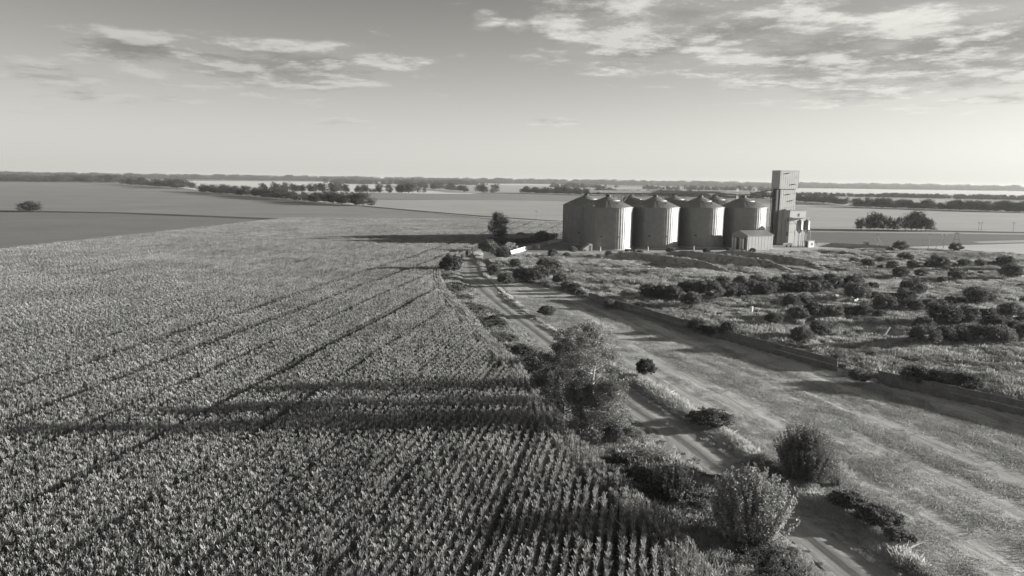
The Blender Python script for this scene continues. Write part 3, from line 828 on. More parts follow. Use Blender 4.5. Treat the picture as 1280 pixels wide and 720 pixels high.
rows = {
    'upper scrub row': ('dark shrub in the loose upper scrub row near the sandy track', [cb(*q) for q in [(435, 155, 45), (505, 178, 64), (570, 155, 40), (630, 192, 56), (565, 188, 34), (670, 135, 40), (710, 150, 70), (730, 192, 60), (845, 150, 50), (770, 192, 34), (820, 192, 64), (885, 192, 76), (945, 188, 44), (1000, 188, 76), (1070, 180, 56), (1145, 178, 46), (1115, 176, 34), (1070, 220, 30)]]),
    'long hedge': ('dark bush in the long dense hedge across the waste ground behind the concrete fence', [ca(*q) for q in [(690, 345, 100), (755, 348, 100), (810, 350, 100), (880, 322, 100), (950, 330, 104), (1015, 346, 110), (1090, 336, 100), (1150, 332, 100), (1215, 326, 100), (1270, 330, 90), (850, 300, 60), (930, 300, 70), (1000, 296, 80), (1060, 290, 80), (1150, 288, 80), (1230, 280, 80)]] +
                  [cb(*q) for q in [(10, 325, 90), (70, 318, 100), (130, 320, 100), (190, 320, 100), (240, 318, 90), (290, 314, 90), (350, 300, 90), (50, 282, 80), (110, 276, 80), (180, 274, 80), (250, 276, 70), (320, 270, 70), (440, 298, 110), (530, 296, 64)]]),
    'middle scrub row': ('dark bush in the middle scrub row right of the rubble heap', [cb(*q) for q in [(120, 388, 90), (190, 378, 76), (240, 442, 110), (340, 442, 100), (420, 428, 76), (490, 432, 96), (565, 440, 64), (600, 412, 120), (700, 398, 120), (750, 412, 76), (820, 398, 86), (870, 388, 64), (920, 374, 60), (970, 368, 60), (1060, 372, 116), (1115, 364, 86), (1030, 366, 44), (540, 344, 60), (690, 312, 60), (640, 342, 50), (40, 475, 100), (160, 454, 110)]]),
    'lower thicket': ('dark bush of the lower thicket near the right edge of the waste ground', [cb(*q) for q in [(1015, 472, 120), (1110, 462, 96), (790, 515, 110), (810, 590, 160), (900, 565, 130), (990, 562, 110), (1070, 556, 120), (1180, 574, 150), (1255, 532, 120), (1100, 504, 86), (1160, 505, 110), (1300, 560, 130), (1340, 500, 130)]]),
    'fence bushes': ('dark bush growing against the concrete fence', [ca(*q) for q in [(490, 380, 70), (635, 386, 56), (930, 498, 100), (1005, 512, 80), (1085, 528, 110)]] + [cb(180, 584, 130), cb(270, 545, 110)] + [(1078, 478, 26), (1150, 484, 44), (1185, 487, 40), (1215, 492, 36)]),
    'yard shrubs': ('small dark shrub along the yard edge in front of the silos', [ca(*q) for q in [(200, 128, 46), (275, 123, 36), (605, 112, 30), (640, 112, 42), (975, 107, 42), (1080, 117, 26), (1160, 107, 34), (305, 102, 50), (1130, 104, 24)]]),
    'scrub by the silo wall': ('dark bush in the scrub beside the pale wall left of the silos', [cc_(*q) for q in [(500, 447, 60), (530, 477, 50), (615, 462, 80), (585, 502, 44), (680, 547, 56), (760, 542, 40)]]),
    'bushes above the mown field': ('dark bush in the clump at the far corner of the mown field', [ca(*q) for q in [(40, 245, 90), (90, 252, 100), (140, 250, 120), (200, 240, 120), (235, 265, 80), (275, 290, 70), (310, 305, 76), (345, 322, 60), (170, 200, 90)]]),
}
for g_, (lb, lst) in rows.items():
    for p in lst:
        # scrub by the wall and field corner may lie off the waste ground
        put_shrub(*p, lb, g_, hk=rng.uniform(.85, 1.15))
# shrubs on the road side
put_shrub(*cc_(330, 542, 110), 'bushy dark shrub at the foot of the lone tall tree, left side', hk=1.1, zfix=.05)
put_shrub(*cc_(400, 562, 100), 'dark shrub in front of the lone tall tree beside the road', hk=1., zfix=.05)
put_shrub(*cc_(440, 505, 80), 'pale shrub right behind the lone tall tree beside the road', mesh=shrub_mesh('shrub', 300, 60, 46, .085, M['leafpale'], 1.1), zfix=.05)
put_shrub(*cc_(350, 652, 92), 'round dark bush on the right verge where the road bends', zfix=.05)
put_shrub(*cc_(410, 708, 100), 'grey bush on the right verge just below the round dark one', mesh=SH[3], zfix=.05)
put_shrub(*cc_(470, 600, 70), 'low dark bush right of the verge behind the road bend', zfix=.05)
put_shrub(684.5, 395, 25, 'small bush on the right verge halfway along the road', mesh=SH[0], hk=.8, zfix=.05)

# near shrubs with parts
def near_bush(px, py, wpx, hpx, label, m, seed, name='bush', nshoot=150, kind='shoot', zf=.05, ls=.05, nl=90, cat='bush', spread=1.0):
    x, y = G(px, py); rad = wpx * sqrt(y * y + 200) / FPX / 2
    H = hpx * sqrt(y * y + x * x * .5 + 200) / FPX * .95
    e = empty(name, (x, y, zf)); tag(e, label, cat)
    if kind == 'shoot':
        a, b_ = shoot_mesh('foliage', seed, nshoot, m, H / rad, ls / rad, nl, spread)
        f = link('foliage', a, e); f.scale = (rad,) * 3; g_ = link('stems', b_, e); g_.scale = (rad,) * 3
    else:
        a = shrub_mesh('foliage', seed, nshoot, nl, ls / rad, m, H / rad, .3, .2); f = link('foliage', a, e); f.scale = (rad,) * 3
        st = MB()
        for k in range(9):
            an = k * .7; st.tube((0, 0, 0), (cos(an) * rad * .5, sin(an) * rad * .5, H * .6), .03, .01, 4, False)
        st.build('stems', M['bark'], e)
    return e
near_bush(936, 682, 112, 104, 'pale leafy bush of upright shoots at the bottom between corn and road', M['leafpale'], 61, nshoot=250, ls=.17, nl=110, spread=1.05)
near_bush(1005, 604, 82, 76, 'dark dense rounded bush on the right verge beside the mown field', M['leaf'], 62, nshoot=330, ls=.13, nl=110, spread=1.1)
near_bush(842, 632, 62, 56, 'dark bush at the corn edge left of the road and the pale bush', M['leafdark'], 63, nshoot=120, ls=.14, nl=80)
near_bush(806, 474, 28, 26, 'small round dark bush on the right verge beside the mown field, beyond the big one', M['leafdark'], 64, kind='dome', nshoot=90, nl=60, ls=.16)
near_bush(886, 534, 62, 22, 'low flat dark bush on the right verge halfway down the road', M['leafdark'], 65, kind='dome', nshoot=90, nl=60, ls=.16)
near_bush(1094, 657, 60, 22, 'low dark thicket on the right verge, upper part near the bottom right', M['leafdark'], 66, kind='dome', nshoot=110, nl=70, ls=.14)
near_bush(1060, 636, 50, 20, 'low dark thicket on the right verge just below the large rounded bush', M['leafdark'], 67, kind='dome', nshoot=110, nl=70, ls=.14)
near_bush(1124, 678, 44, 18, 'low dark bush at the lower end of the thicket on the right verge', M['leaf'], 68, kind='dome', nshoot=90, nl=60, ls=.14)
near_bush(1045, 608, 40, 40, 'thin pale wispy bush beside the dark rounded bush on the mown side', M['leafpale'], 69, nshoot=60, ls=.10, nl=50)
near_bush(784, 588, 44, 24, 'low dark bramble at the corn edge below the group of tall trees', M['leafdark'], 70, kind='dome', nshoot=80, nl=60, ls=.14)
near_bush(770, 560, 44, 34, 'dark low bush at the foot of the tall trees on the road side', M['leafdark'], 71, kind='dome', nshoot=80, nl=60, ls=.14)
near_bush(800, 610, 40, 26, 'small bramble clump left of the dark bush at the corn edge', M['leafdark'], 72, kind='dome', nshoot=70, nl=60, ls=.14)
near_bush(690, 500, 56, 46, 'dark bush at the corn edge left of the tall trees', M['leafdark'], 73, kind='dome', nshoot=110, nl=60, ls=.15)
near_bush(672, 470, 40, 36, 'dark bush up the corn edge behind the tall trees', M['leafdark'], 74, kind='dome', nshoot=80, nl=60, ls=.15)
near_bush(655, 446, 28, 18, 'low scrub bush on the corn edge halfway along the road', M['leafdark'], 75, kind='dome', nshoot=60, nl=50, ls=.16)
near_bush(618, 404, 18, 10, 'small low bush on the corn edge near the road bend', M['leafdark'], 76, kind='dome', nshoot=50, nl=50, ls=.18)
near_bush(985, 722, 44, 14, 'dark undergrowth at the bottom below the pale bush', M['leafdark'], 77, kind='dome', nshoot=90, nl=60, ls=.13)

near_bush(564, 346, 31, 30, 'round dark bush on the corn side where the dirt road narrows', M['leafdark'], 59, kind='dome', nshoot=130, nl=70, ls=.3)
# trees with trunk and crown
def tree(px, py, H, rad, seed, label, leafm='leaf', bark='bark', nl=26, ncl=380, nleaf=34, ls=.17, low=.2, cr=.15, name='tree', cat='tree', kz=1.0):
    x, y = G(px, py); e = empty(name, (x, y, .05), seed * 1.3); tag(e, label, cat)
    a, b_ = tree_mesh(name, seed, H, rad, nl, ncl, nleaf, ls, M[leafm], M[bark], low, cr)
    link('crown', a, e); link('trunk', b_, e); return e
tree(738, 546, 10.2, 2.0, 81, 'tallest tree of the roadside group, with pale forked stems showing', 'leafmid', 'birch', 34, 260, 74, .12, .12, .17)
tree(704, 527, 7.8, 1.7, 82, 'dark tree at the left of the roadside group beside the corn', 'leaf', 'bark', 28, 210, 74, .13, .10, .20)
tree(759, 556, 5.2, 1.6, 83, 'shorter sunlit tree at the right front of the roadside group', 'leafmid', 'bark', 22, 165, 74, .12, .08, .22)
tree(724, 549, 5.4, 1.5, 84, 'low leafy tree at the front of the roadside group by the corn', 'leaf', 'bark', 20, 150, 74, .13, .08, .22)
tree(713, 503, 7.4, 1.7, 85, 'dark tree at the back of the roadside group', 'leaf', 'bark', 24, 180, 74, .13, .10, .2)
tree(622.7, 306, 10.0, 3.0, 87, 'lone tall dark tree beside the far end of the dirt road', 'leafdark', 'bark', 26, 420, 34, .26, .16, .20)

# ------------------------------------------------------------------ windbreaks and far trees
FT = []
for k in range(5):
    FT.append(tree_mesh('t', 400 + k, 1.0, .40, 16, 150, 15, .055, M['farleaf'], M['bark'], .06, .26))
def far_tree(x, y, H, label, group, wk=1.0):
    a, b_ = FT[rng.integers(5)]
    e = empty('tree', (x, y, .1), rng.uniform(0, 6.28)); e.scale = (H * wk, H * wk, H); tag(e, label, 'tree', group)
    link('crown', a, e); link('trunk', b_, e)
def hedge(px0, px1, n, H, label, group, jit=2.5, wk=1.3):
    a = G(*px0); c = G(*px1)
    for i in range(n):
        f = (i + rng.random()) / n; p = a + (c - a) * f + rng.normal(size=2) * jit
        far_tree(p[0], p[1], H * rng.uniform(.5, 1.4), label, group, wk)
nT0 = len(bpy.data.objects)
hedge((256, 240), (456, 258), 105, 7.0, 'tree in the windbreak at the right edge of the large left field', 'trees of the left windbreak', 5, 1.6)
hedge((325, 239.5), (527, 241.5), 70, 9.5, 'tree in the straight windbreak behind the left one, before the pale wheat field', 'trees of the second left windbreak', 5, 1.1)
hedge((155, 230.5), (241, 236.5), 45, 10, 'tree in the treeline beyond the top corner of the large left field', 'trees of the far left treeline', 8, 1.6)
hedge((500, 233.5), (615, 242), 45, 10, 'tree in the windbreak right of the narrow bright wheat wedge', 'trees of the middle windbreak', 8, 1.4)
for (px, py, H, wk) in [(1072, 288, 5.0, 1.0), (1077, 288, 5.5, .9), (1083, 288.3, 6, .9), (1092, 288.5, 8.2, 1.0), (1098, 288.7, 7.5, 1.), (1104, 288.7, 6.5, 1.), (1111, 288.9, 6, 1.0), (1088, 288.4, 6.8, 1), (1116, 289, 5, .9)]:
    x, y = G(px, py); far_tree(x, y, H * .95, 'tree in the left clump of the pair of clumps in the field on the right', 'trees of the left field clump', wk * .75)
x, y = G(1121.5, 289); far_tree(x, y, 5.6, 'single slim tree between the two clumps in the field on the right', None, .8)
for (px, py, H, wk) in [(1132, 289, 6.5, 1.1), (1139, 289, 8, 1.2), (1145, 289.2, 8.8, 1.2), (1151, 289.3, 7, 1.2), (1157, 289.5, 6, 1.2), (1162, 289.6, 5, 1.2)]:
    x, y = G(px, py); far_tree(x, y, H * .95, 'tree in the right clump of the pair of clumps in the field on the right', 'trees of the right field clump', wk * .85)
for px, w_, h_ in [(30, 5.5, 3.4), (37, 6.5, 4.2), (45, 5, 3.6)]:
    x, y = G(px, 265); far_tree(x, y, h_ * 1.25, 'low dark tree in the lone clump on the track across the left fields', 'trees of the lone left clump', 1.9)
hedge((1070, 259), (1300, 266.5), 110, 6.3, 'tree in the nearer windbreak across the fields on the right', 'trees of the near right windbreak', 4, 1.35)


# farther belts: too many to count, one object each
ft_protos = [proto('far_tree', mesh_np('far_tree', *[np.concatenate([np.array([v.co[:] for v in a.vertices])]), np.array([p.vertices[:] for p in a.polygons])], [M['farleaf']])) for a, _ in FT]
def belt(segs, label, name='tree_belt'):
    P = []; Sc = []
    for (p0, p1, n, H, jit) in segs:
        a = G(*p0); c = G(*p1); f = rng.random(n)[:, None]; q = a + (c - a) * f + rng.normal(size=(n, 2)) * jit
        P.append(np.c_[q, np.zeros(n)]); h = .85 * H * rng.uniform(.6, 1.25, n) * (.8 + .4 * vnoise(q[:, 0], q[:, 1], 60)); Sc.append(np.c_[h * 1.15, h * 1.15, h])
    P = np.concatenate(P); Sc = np.concatenate(Sc); n = len(P)
    return scatter(name, P, rng.uniform(0, 6.28, n), Sc, rng.integers(0, 5, n), ft_protos, label, 'tree belt')
belt([((985, 251), (1058, 256.5), 70, 9, 6)], 'dark tree belt right of the tower between two pale fields')
belt([((651, 241.3), (785, 245.5), 120, 11, 6), ((785, 245.5), (985, 250), 140, 9, 6)], 'dark tree belt running behind the tops of the silos')
belt([((985, 244.5), (1290, 251), 420, 6.5, 9), ((1290, 250.5), (1600, 260), 160, 12, 12)], 'dark tree belt right of the tower below the bright far field')
belt([((-200, 225), (160, 228.2), 700, 16, 40), ((150, 223.2), (640, 230.0), 1000, 17, 40), ((640, 229.5), (1000, 235.5), 600, 16, 30), ((985, 235.3), (1290, 239.5), 600, 16, 25), ((1290, 239.5), (1700, 246), 400, 16, 40), ((-200, 221), (0, 222.5), 500, 18, 120), ((420, 230.5), (600, 231.8), 200, 15, 20), ((690, 234.5), (760, 235.6), 70, 13, 10), ((800, 237.0), (985, 240), 120, 12, 8)], 'long dark woodland line along the horizon', 'far_woodland')
P = []
for y0, n in ((222.3, 900), (220.6, 1400)):
    pxs = rng.uniform(-400, 1680, n)
    for px in pxs:
        p = G(px, y0 + 17.5 * px / 1280 * 1.0 - 1.2 + rng.normal() * .25, 0, 9500); P.append((p[0], p[1], 0))
P = np.array(P); n = len(P); h = 23 * rng.uniform(.75, 1.2, n)
scatter('far_woodland', P, rng.uniform(0, 6.28, n), np.c_[h * 2.2, h * 2.2, h], rng.integers(0, 5, n), ft_protos, 'faint farthest woods lying on the horizon itself', 'woodland')

# ------------------------------------------------------------------ grain silos
E1 = np.array([cos(radians(18.5)), sin(radians(18.5))]); E2 = np.array([-E1[1], E1[0]])
B0 = np.array([30.0, 228.6]); RS, EAVE, APEX = 7.7, 13.0, 16.5
SEP = 16.75
silom = bpy.data.materials.new('silo_steel'); silom.use_nodes = True; t = NT(silom.node_tree); b = t.n['Principled BSDF']
tcn = t.node('ShaderNodeTexCoord'); sp = t.node('ShaderNodeSeparateXYZ'); t.l.new(tcn.outputs['Object'], sp.inputs[0])
ang = t.m('ARCTAN2', sp.outputs[1], sp.outputs[0])
pz = t.m('FLOOR', t.m('DIVIDE', sp.outputs[2], 1.14)); pa = t.m('FLOOR', t.m('MULTIPLY', ang, 60 / (2 * pi) / 2))
wn = t.node('ShaderNodeTexWhiteNoise'); t.put(wn.inputs['Vector'], t.xyz(pz, pa, 0.0))
st_ = t.noise(t.xyz(t.m('MULTIPLY', ang, 7.0), 0.0, t.m('MULTIPLY', sp.outputs[2], .15)), 1.6, 4, .6)
val = t.m('MULTIPLY', t.m('MULTIPLY', t.mapr(wn.outputs[0], 0, 1, .94, 1.06), t.mapr(st_, .3, .7, .93, 1.07)), .26)
cc = t.node('ShaderNodeCombineColor')
for i in range(3): t.put(cc.inputs[i], val)
t.l.new(cc.outputs[0], b.inputs['Base Color']); b.inputs['Metallic'].default_value = .65; b.inputs['Roughness'].default_value = .55
wv = t.m('SINE', t.m('MULTIPLY', sp.outputs[2], 2 * pi / .104))
bn = t.node('ShaderNodeBump'); bn.inputs['Distance'].default_value = .007; bn.inputs['Strength'].default_value = .6; t.put(bn.inputs['Height'], wv); t.l.new(bn.outputs[0], b.inputs['Normal'])


def make_silo():
    root = empty('grain_silo', (0, 0, 0)); ch = []
    ch.append(MB().lathe([(0.01, .35), (RS + .25, .35), (RS + .25, 0), (RS + .25, -.05)], 64).build('foundation', M['concrete'], root))
    mb = MB(); prof = []
    nz = 11; dz = (EAVE - .35) / nz
    for k in range(nz):
        rr = RS + (.012 if k % 2 else 0); prof += [(rr, .35 + k * dz), (rr, .35 + (k + 1) * dz - .001)]
    mb.lathe(prof, 120); wall_ = mb.build('wall', silom, root, smooth=False)
    for p in wall_.data.polygons: p.use_smooth = False
    ch.append(wall_)
    mb = MB()
    for k in range(60):
        a = 2 * pi * k / 60; ca_, sa_ = cos(a), sin(a)
        for (z0, z1) in ((.35, EAVE),):
            V = []
            for rr in (RS + .0, RS + .10):
                for s_ in (-.045, .045):
                    for z in (z0, z1): V.append((rr * ca_ - s_ * sa_, rr * sa_ + s_ * ca_, z))
            mb.add(V, [(4, 5, 7, 6), (0, 1, 5, 4), (2, 6, 7, 3), (1, 3, 7, 5)])
    o = mb.build('stiffeners', silom, root); o['kind'] = 'stuff'; ch.append(o)
    # roof in two tiers
    zk = EAVE + (APEX - EAVE) * .56; rk = RS * .46
    roof = MB().lathe([(RS + .22, EAVE - .08), (RS + .18, EAVE + .02), (rk, zk)], 60).build('roof', silom, root); ch.append(roof)
    up = MB().lathe([(rk + .14, zk - .02), (rk + .12, zk + .10), (.75, APEX - .25)], 40).build('upper_roof', silom, root); ch.append(up)
    mb = MB()
    for k in range(30):
        a = 2 * pi * (k + .5) / 30
        mb.tube(((RS + .1) * cos(a), (RS + .1) * sin(a), EAVE + .04), (rk * cos(a), rk * sin(a), zk + .04), .03, .03, 4, False)
    rb = mb.build('roof_ribs', silom, root); rb['kind'] = 'stuff'; ch.append(rb)
    cap = MB().lathe([(.80, APEX - .3), (.80, APEX + .15), (.55, APEX + .35), (.0, APEX + .4)], 16).build('cap', M['dark'], root); ch.append(cap)
    mb = MB()
    for k in range(4):
        a = 2 * pi * k / 4 + .4
        ch.append(MB().box(RS * .72 * cos(a) - .22, RS * .72 * cos(a) + .22, RS * .72 * sin(a) - .22, RS * .72 * sin(a) + .22, EAVE + .75, EAVE + 1.5).build('roof_vent', M['steel'], root))
    # ladder and inspection doors on the camera side
    for a in (-1.95, -1.2):
        d = MB().box(RS - .05, RS + .14, -.35, .35, 3.9, 4.35).build('hatch', M['dark'], root); d.rotation_euler.z = a; ch.append(d)
    mb = MB()
    for s_ in (-.22, .22): mb.box(RS + .16, RS + .2, s_ - .02, s_ + .02, .4, EAVE + .6)
    for k in range(40): mb.box(RS + .165, RS + .195, -.22, .22, .6 + k * .3, .63 + k * .3)
    ld = mb.build('ladder', M['steel'], root); ld.rotation_euler.z = -2.3; ch.append(ld)
    kids[root.name] = ch
    return root
names = ['first', 'second', 'third', 'fourth']
proto_s = make_silo(); first = True
for row in range(2):
    for i in range(4):
        p = B0 + E1 * SEP * i + E2 * SEP * row
        o = proto_s if first else copy_tree(proto_s); first = False
        o.location = (p[0], p[1], .0)
        if row == 0:
            lb = ['steel grain silo in the front row behind the tiny hut, first from the left', 'steel grain silo in the front row, second from the left', 'steel grain silo in the front row, third from the left, crossed by a slanting shadow', 'steel grain silo of the front row partly hidden by the metal shed'][i]
        else:
            lb = ['leftmost steel grain silo, standing behind and left of the front row', 'back row grain silo whose roof peak shows between the first two front silos', 'back row grain silo whose roof peak shows between the middle two front silos', 'back row grain silo whose roof peak shows nearest the elevator tower'][i]
        tag(o, lb, 'silo', 'steel grain silos')

# gallery over the silos
def L2W(a, b_, org): return org + E1 * a + E2 * b_
gal = empty('conveyor_gallery', (*(B0 + E2 * SEP * .5), 0), radians(18.5)); tag(gal, 'long raised conveyor gallery running above the silo roofs to the tower', 'conveyor')
gz = 17.3; gx0, gx1 = -3, 58.5
MB().box(gx0, gx1, -.75, .75, gz, gz + .18).build('walkway', M['concrete'], gal)
MB().box(gx0, gx1, -.35, .35, gz + .2, gz + .75).build('conveyor_trough', M['concrete'], gal)
mb = MB()
for s_ in (-.75, .75):
    for z in (gz + .65, gz + 1.15): mb.tube((gx0, s_, z), (gx1, s_, z), .03, None, 4)
    for k in range(36): mb.tube((gx0 + (gx1 - gx0) * k / 35, s_, gz + .2), (gx0 + (gx1 - gx0) * k / 35, s_, gz + 1.15), .025, None, 4)
mb.build('railing', M['concrete'], gal)
mb = MB()
for s_ in (-.6, .6):
    mb.tube((gx0, s_, gz - .7), (gx1, s_, gz - .7), .06, None, 4)
    for k in range(40):
        xa = gx0 + (gx1 - gx0) * k / 40; xb = gx0 + (gx1 - gx0) * (k + 1) / 40; mb.tube((xa, s_, gz - .7 if k % 2 else gz), (xb, s_, gz if k % 2 else gz - .7), .035, None, 4)
o = mb.build('truss', M['concrete'], gal)
for i in range(4):
    for s_ in (-1, 1):
        MB().tube((SEP * i, s_ * .5, gz), (SEP * i, s_ * (SEP * .5), APEX + .2), .16, None, 8).build('spout', M['concrete'], gal)
def trestle(a, label):
    e = empty('trestle', (*L2W(a, SEP * .5, B0), 0), radians(18.5)); tag(e, label, 'trestle', 'trestles carrying the conveyor')
    for sx1 in (-.5, .5):
        for sy1 in (-.6, .6): MB().box(sx1 - .09, sx1 + .09, sy1 - .09, sy1 + .09, 0, gz - .72).build('leg', M['concrete'], e)
    mb = MB()
    for z in (3, 6, 9, 12, 15):
        for s_ in (-.6, .6): mb.tube((-.5, s_, z - 3), (.5, s_, z), .04, None, 4); mb.tube((-.5, s_, z), (.5, s_, z), .04, None, 4)
    mb.build('bracing', M['concrete'], e)
    for s_ in (-1, 1): MB().tube((s_ * .5, 0, gz - 3.8), (s_ * 3.0, 0, gz - .75), .10, None, 6).build('arm', M['concrete'], e)
for k, a in enumerate((SEP * .5, SEP * 1.5, SEP * 2.5)):
    trestle(a, ['braced steel trestle between the first and second silo pairs from the left', 'braced steel trestle between the second and third silo pairs', 'braced steel trestle between the third silo pair and the one beside the tower'][k])
e = empty('steel_mast', (*L2W(57.2, SEP * .8, B0), 0)); tag(e, 'thin lattice mast rising between the last silo and the tower', 'mast')
mb = MB()
for a in range(3): mb.tube((.4 * cos(a * 2.1), .4 * sin(a * 2.1), 0), (.3 * cos(a * 2.1), .3 * sin(a * 2.1), 19), .05, None, 4)
mb.build('legs', M['steel'], e); mb = MB()
for k in range(18): mb.tube((.4, 0, k), (-.2, .33, k + 1), .03, None, 3); mb.tube((-.2, .33, k), (-.2, -.33, k + 1), .03, None, 3)
mb.build('lattice', M['steel'], e)

# ------------------------------------------------------------------ elevator tower
T0 = G(971.2, 306.3)
tw = empty('elevator_tower', (T0[0], T0[1], 0), radians(18.5)); tag(tw, 'tall sheet metal grain elevator tower with a wider box head', 'tower')
def ribbed(mb, x0, x1, y0, y1, z0, z1, step=.9):
    mb.box(x0, x1, y0, y1, z0, z1)
    k = x0 + step / 2
    while k < x1: mb.box(k - .03, k + .03, y0 - .025, y0 - .002, z0, z1); k += step
    k = y0 + step / 2
    while k < y1: mb.box(x0 - .025, x0 - .002, k - .03, k + .03, z0, z1); mb.box(x1 + .002, x1 + .025, k - .03, k + .03, z0, z1); k += step
mb = MB(); ribbed(mb, 0, 6.4, 0, 3.6, 0, 19.2); mb.build('shaft', M['cladding'], tw)
mb = MB(); ribbed(mb, -.8, 6.9, -.35, 4.0, 19.2, 25.3); mb.build('head_house', M['cladding'], tw)
MB().box(-.9, 7.0, -.45, 4.1, 25.3, 25.42).build('roof', M['roofm'], tw)
for i, (x, z) in enumerate([(1.0, 24.3), (3.6, 20.6), (2.2, 17.2), (3.4, 15.0), (.9, 12.0)]):
    f = MB().box(x, x + 1.1, -.42 if z > 19.2 else -.07, -.355 if z > 19.2 else -.052, z, z + .18).build('slot_vent', M['dark'], tw)
    MB().box(x + 1.2, x + 1.7, -.75 if z > 19.2 else -.4, -.355 if z > 19.2 else -.052, z + .12, z + .36).build('lamp_bracket', M['dark'], tw)
for z in (23.2, 20.6, 17.6, 15.8, 13.3):
    MB().box(5.6, 6.9 if z > 19.2 else 6.3, -.42 if z > 19.2 else -.08, -.355 if z > 19.2 else -.052, z, z + .14).build('trim', M['cladding2'], tw)
for s_ in (.5, 1.9):
    MB().box(-1.5, -.3, s_ - .35, s_ + .45, 0, 19.15).build('elevator_leg', M['dark'], tw)
mb = MB()
for k in range(12): mb.tube((-1.7, -.4, 1.5 * k), (-1.7, 2.6, 1.5 * k + 1.5), .04, None, 4)
for y_ in (-.4, 2.6): mb.box(-1.76, -1.64, y_ - .06, y_ + .06, 0, 19)
mb.build('frame', M['dark'], tw)
MB().tube((-8.2, 3.0, 17.6), (-.3, 1.8, 19.2), .22, None, 8).build('spout', M['steel'], tw)
MB().tube((-8.2, 3.0, 17.6), (-.3, 1.8, 16.2), .18, None, 8).build('strut', M['steel'], tw)
MB().box(-6.0, -1.5, .6, 2.2, 16.0, 16.2).build('platform', M['steel'], tw)

an = empty('annex_building', (*(T0 + E1 * 1.5 - E2 * 3.7), 0), radians(18.5)); tag(an, 'grey flat roofed annex in front of the tower with a roof railing', 'building')
mb = MB(); mb.box(0, 6.6, 0, 3.5, 0, 11.9); mb.build('wall', M['cladding'], an)
MB().box(-.12, 6.72, -.12, 3.5, 11.9, 12.05).build('roof', M['roofm'], an)
mb = MB()
for z in (12.5, 13.0):
    mb.tube((-.05, -.05, z), (6.6, -.05, z), .03, None, 4); mb.tube((-.05, -.05, z), (-.05, 3.4, z), .03, None, 4)
for k in range(6): mb.tube((k * 1.3, -.05, 12.05), (k * 1.3, -.05, 13.0), .03, None, 4)
mb.build('railing', M['steel'], an)
MB().box(3.2, 4.0, -.04, -.003, 10.0, 11.0).build('window', M['dark'], an)
MB().box(-.1, 6.9, -1.5, -.13, 9.5, 9.7).build('canopy', M['roofm'], an)
for (z,) in ((8.2,), (3.4,)): MB().box(-.05, -.003, .5, 1.1, z, z + 1.4).build('window', M['dark'], an)
for z in (4.7, 7.6): MB().box(.2, 2.0, -.05, -.003, z, z + .12).build('trim', M['cladding2'], an)
MB().tube((.3, -.6, 9.4), (2.6, -1.8, 6.2), .12, None, 8).build('duct', M['steel'], an)
MB().tube((-.6, 1.2, 0), (-.6, 1.2, 9), .12, None, 8).build('pipe', M['steel'], an)

def hopper(a, label):
    e = empty('hopper_bin', (*(T0 + E1 * a - E2 * 9.0), 0), radians(18.5)); tag(e, label, 'hopper bin', 'hopper bins on legs')
    MB().lathe([(.0, 9.3), (.15, 9.3), (1.0, 8.6), (1.02, 5.9)], 28).build('shell', silom, e, True)
    MB().lathe([(1.02, 5.9), (.2, 4.6), (.0, 4.6)], 28).build('cone', silom, e, True)
    for sx1 in (-1, 1):
        for sy1 in (-1, 1): MB().box(sx1 * .95 - .07, sx1 * .95 + .07, sy1 * .95 - .07, sy1 * .95 + .07, 0, 5.95).build('leg', M['steel'], e)
    mb = MB()
    for z in (2.0, 4.0):
        for s_ in (-.95, .95): mb.tube((-.95, s_, z - 1.6), (.95, s_, z), .04, None, 4); mb.tube((-.95, s_, z), (.95, s_, z), .04, None, 4)
    mb.build('bracing', M['steel'], e)
hopper(1.3, 'left one of two small steel hopper bins on legs beside the annex')
hopper(4.1, 'right one of two small steel hopper bins on legs beside the annex')
cb_ = empty('white_cabin', (*(T0 + E1 * 3.6 - E2 * 11.2), 0), radians(18.5)); tag(cb_, 'small white cabin on the apron beside the hopper bin legs', 'cabin')
MB().box(0, 2.3, 0, 1.9, .1, 2.3).build('wall', M['white'], cb_); MB().box(-.1, 2.4, -.1, 2.0, 2.3, 2.42).build('roof', M['concrete'], cb_)
MB().box(1.2, 1.7, -.05, -.003, .9, 1.6).build('window', M['dark'], cb_); MB().box(-.05, -.003, .4, 1.4, .1, 2.1).build('door', M['dark'], cb_)
ap = MB().box(-14, 15, -16.5, 6, -.1, .14); o = ap.build('concrete_apron', M['concrete']); o.location = (T0[0], T0[1], 0); o.rotation_euler.z = radians(18.5); tag(o, kind='structure')
vt = empty('white_trailer', (*(T0 - E1 * 3.5 - E2 * 8.5), .14), radians(10)); tag(vt, 'small low white trailer parked on the apron between shed and hopper bins', 'trailer')
MB().box(0, 2.6, 0, 1.4, .5, 1.25).build('body', M['white'], vt)
for x in (.5, 2.0): 
    w_ = MB().tube((x, -.06, .32), (x, .12, .32), .32, None, 14).build('wheel', M['dark'], vt)

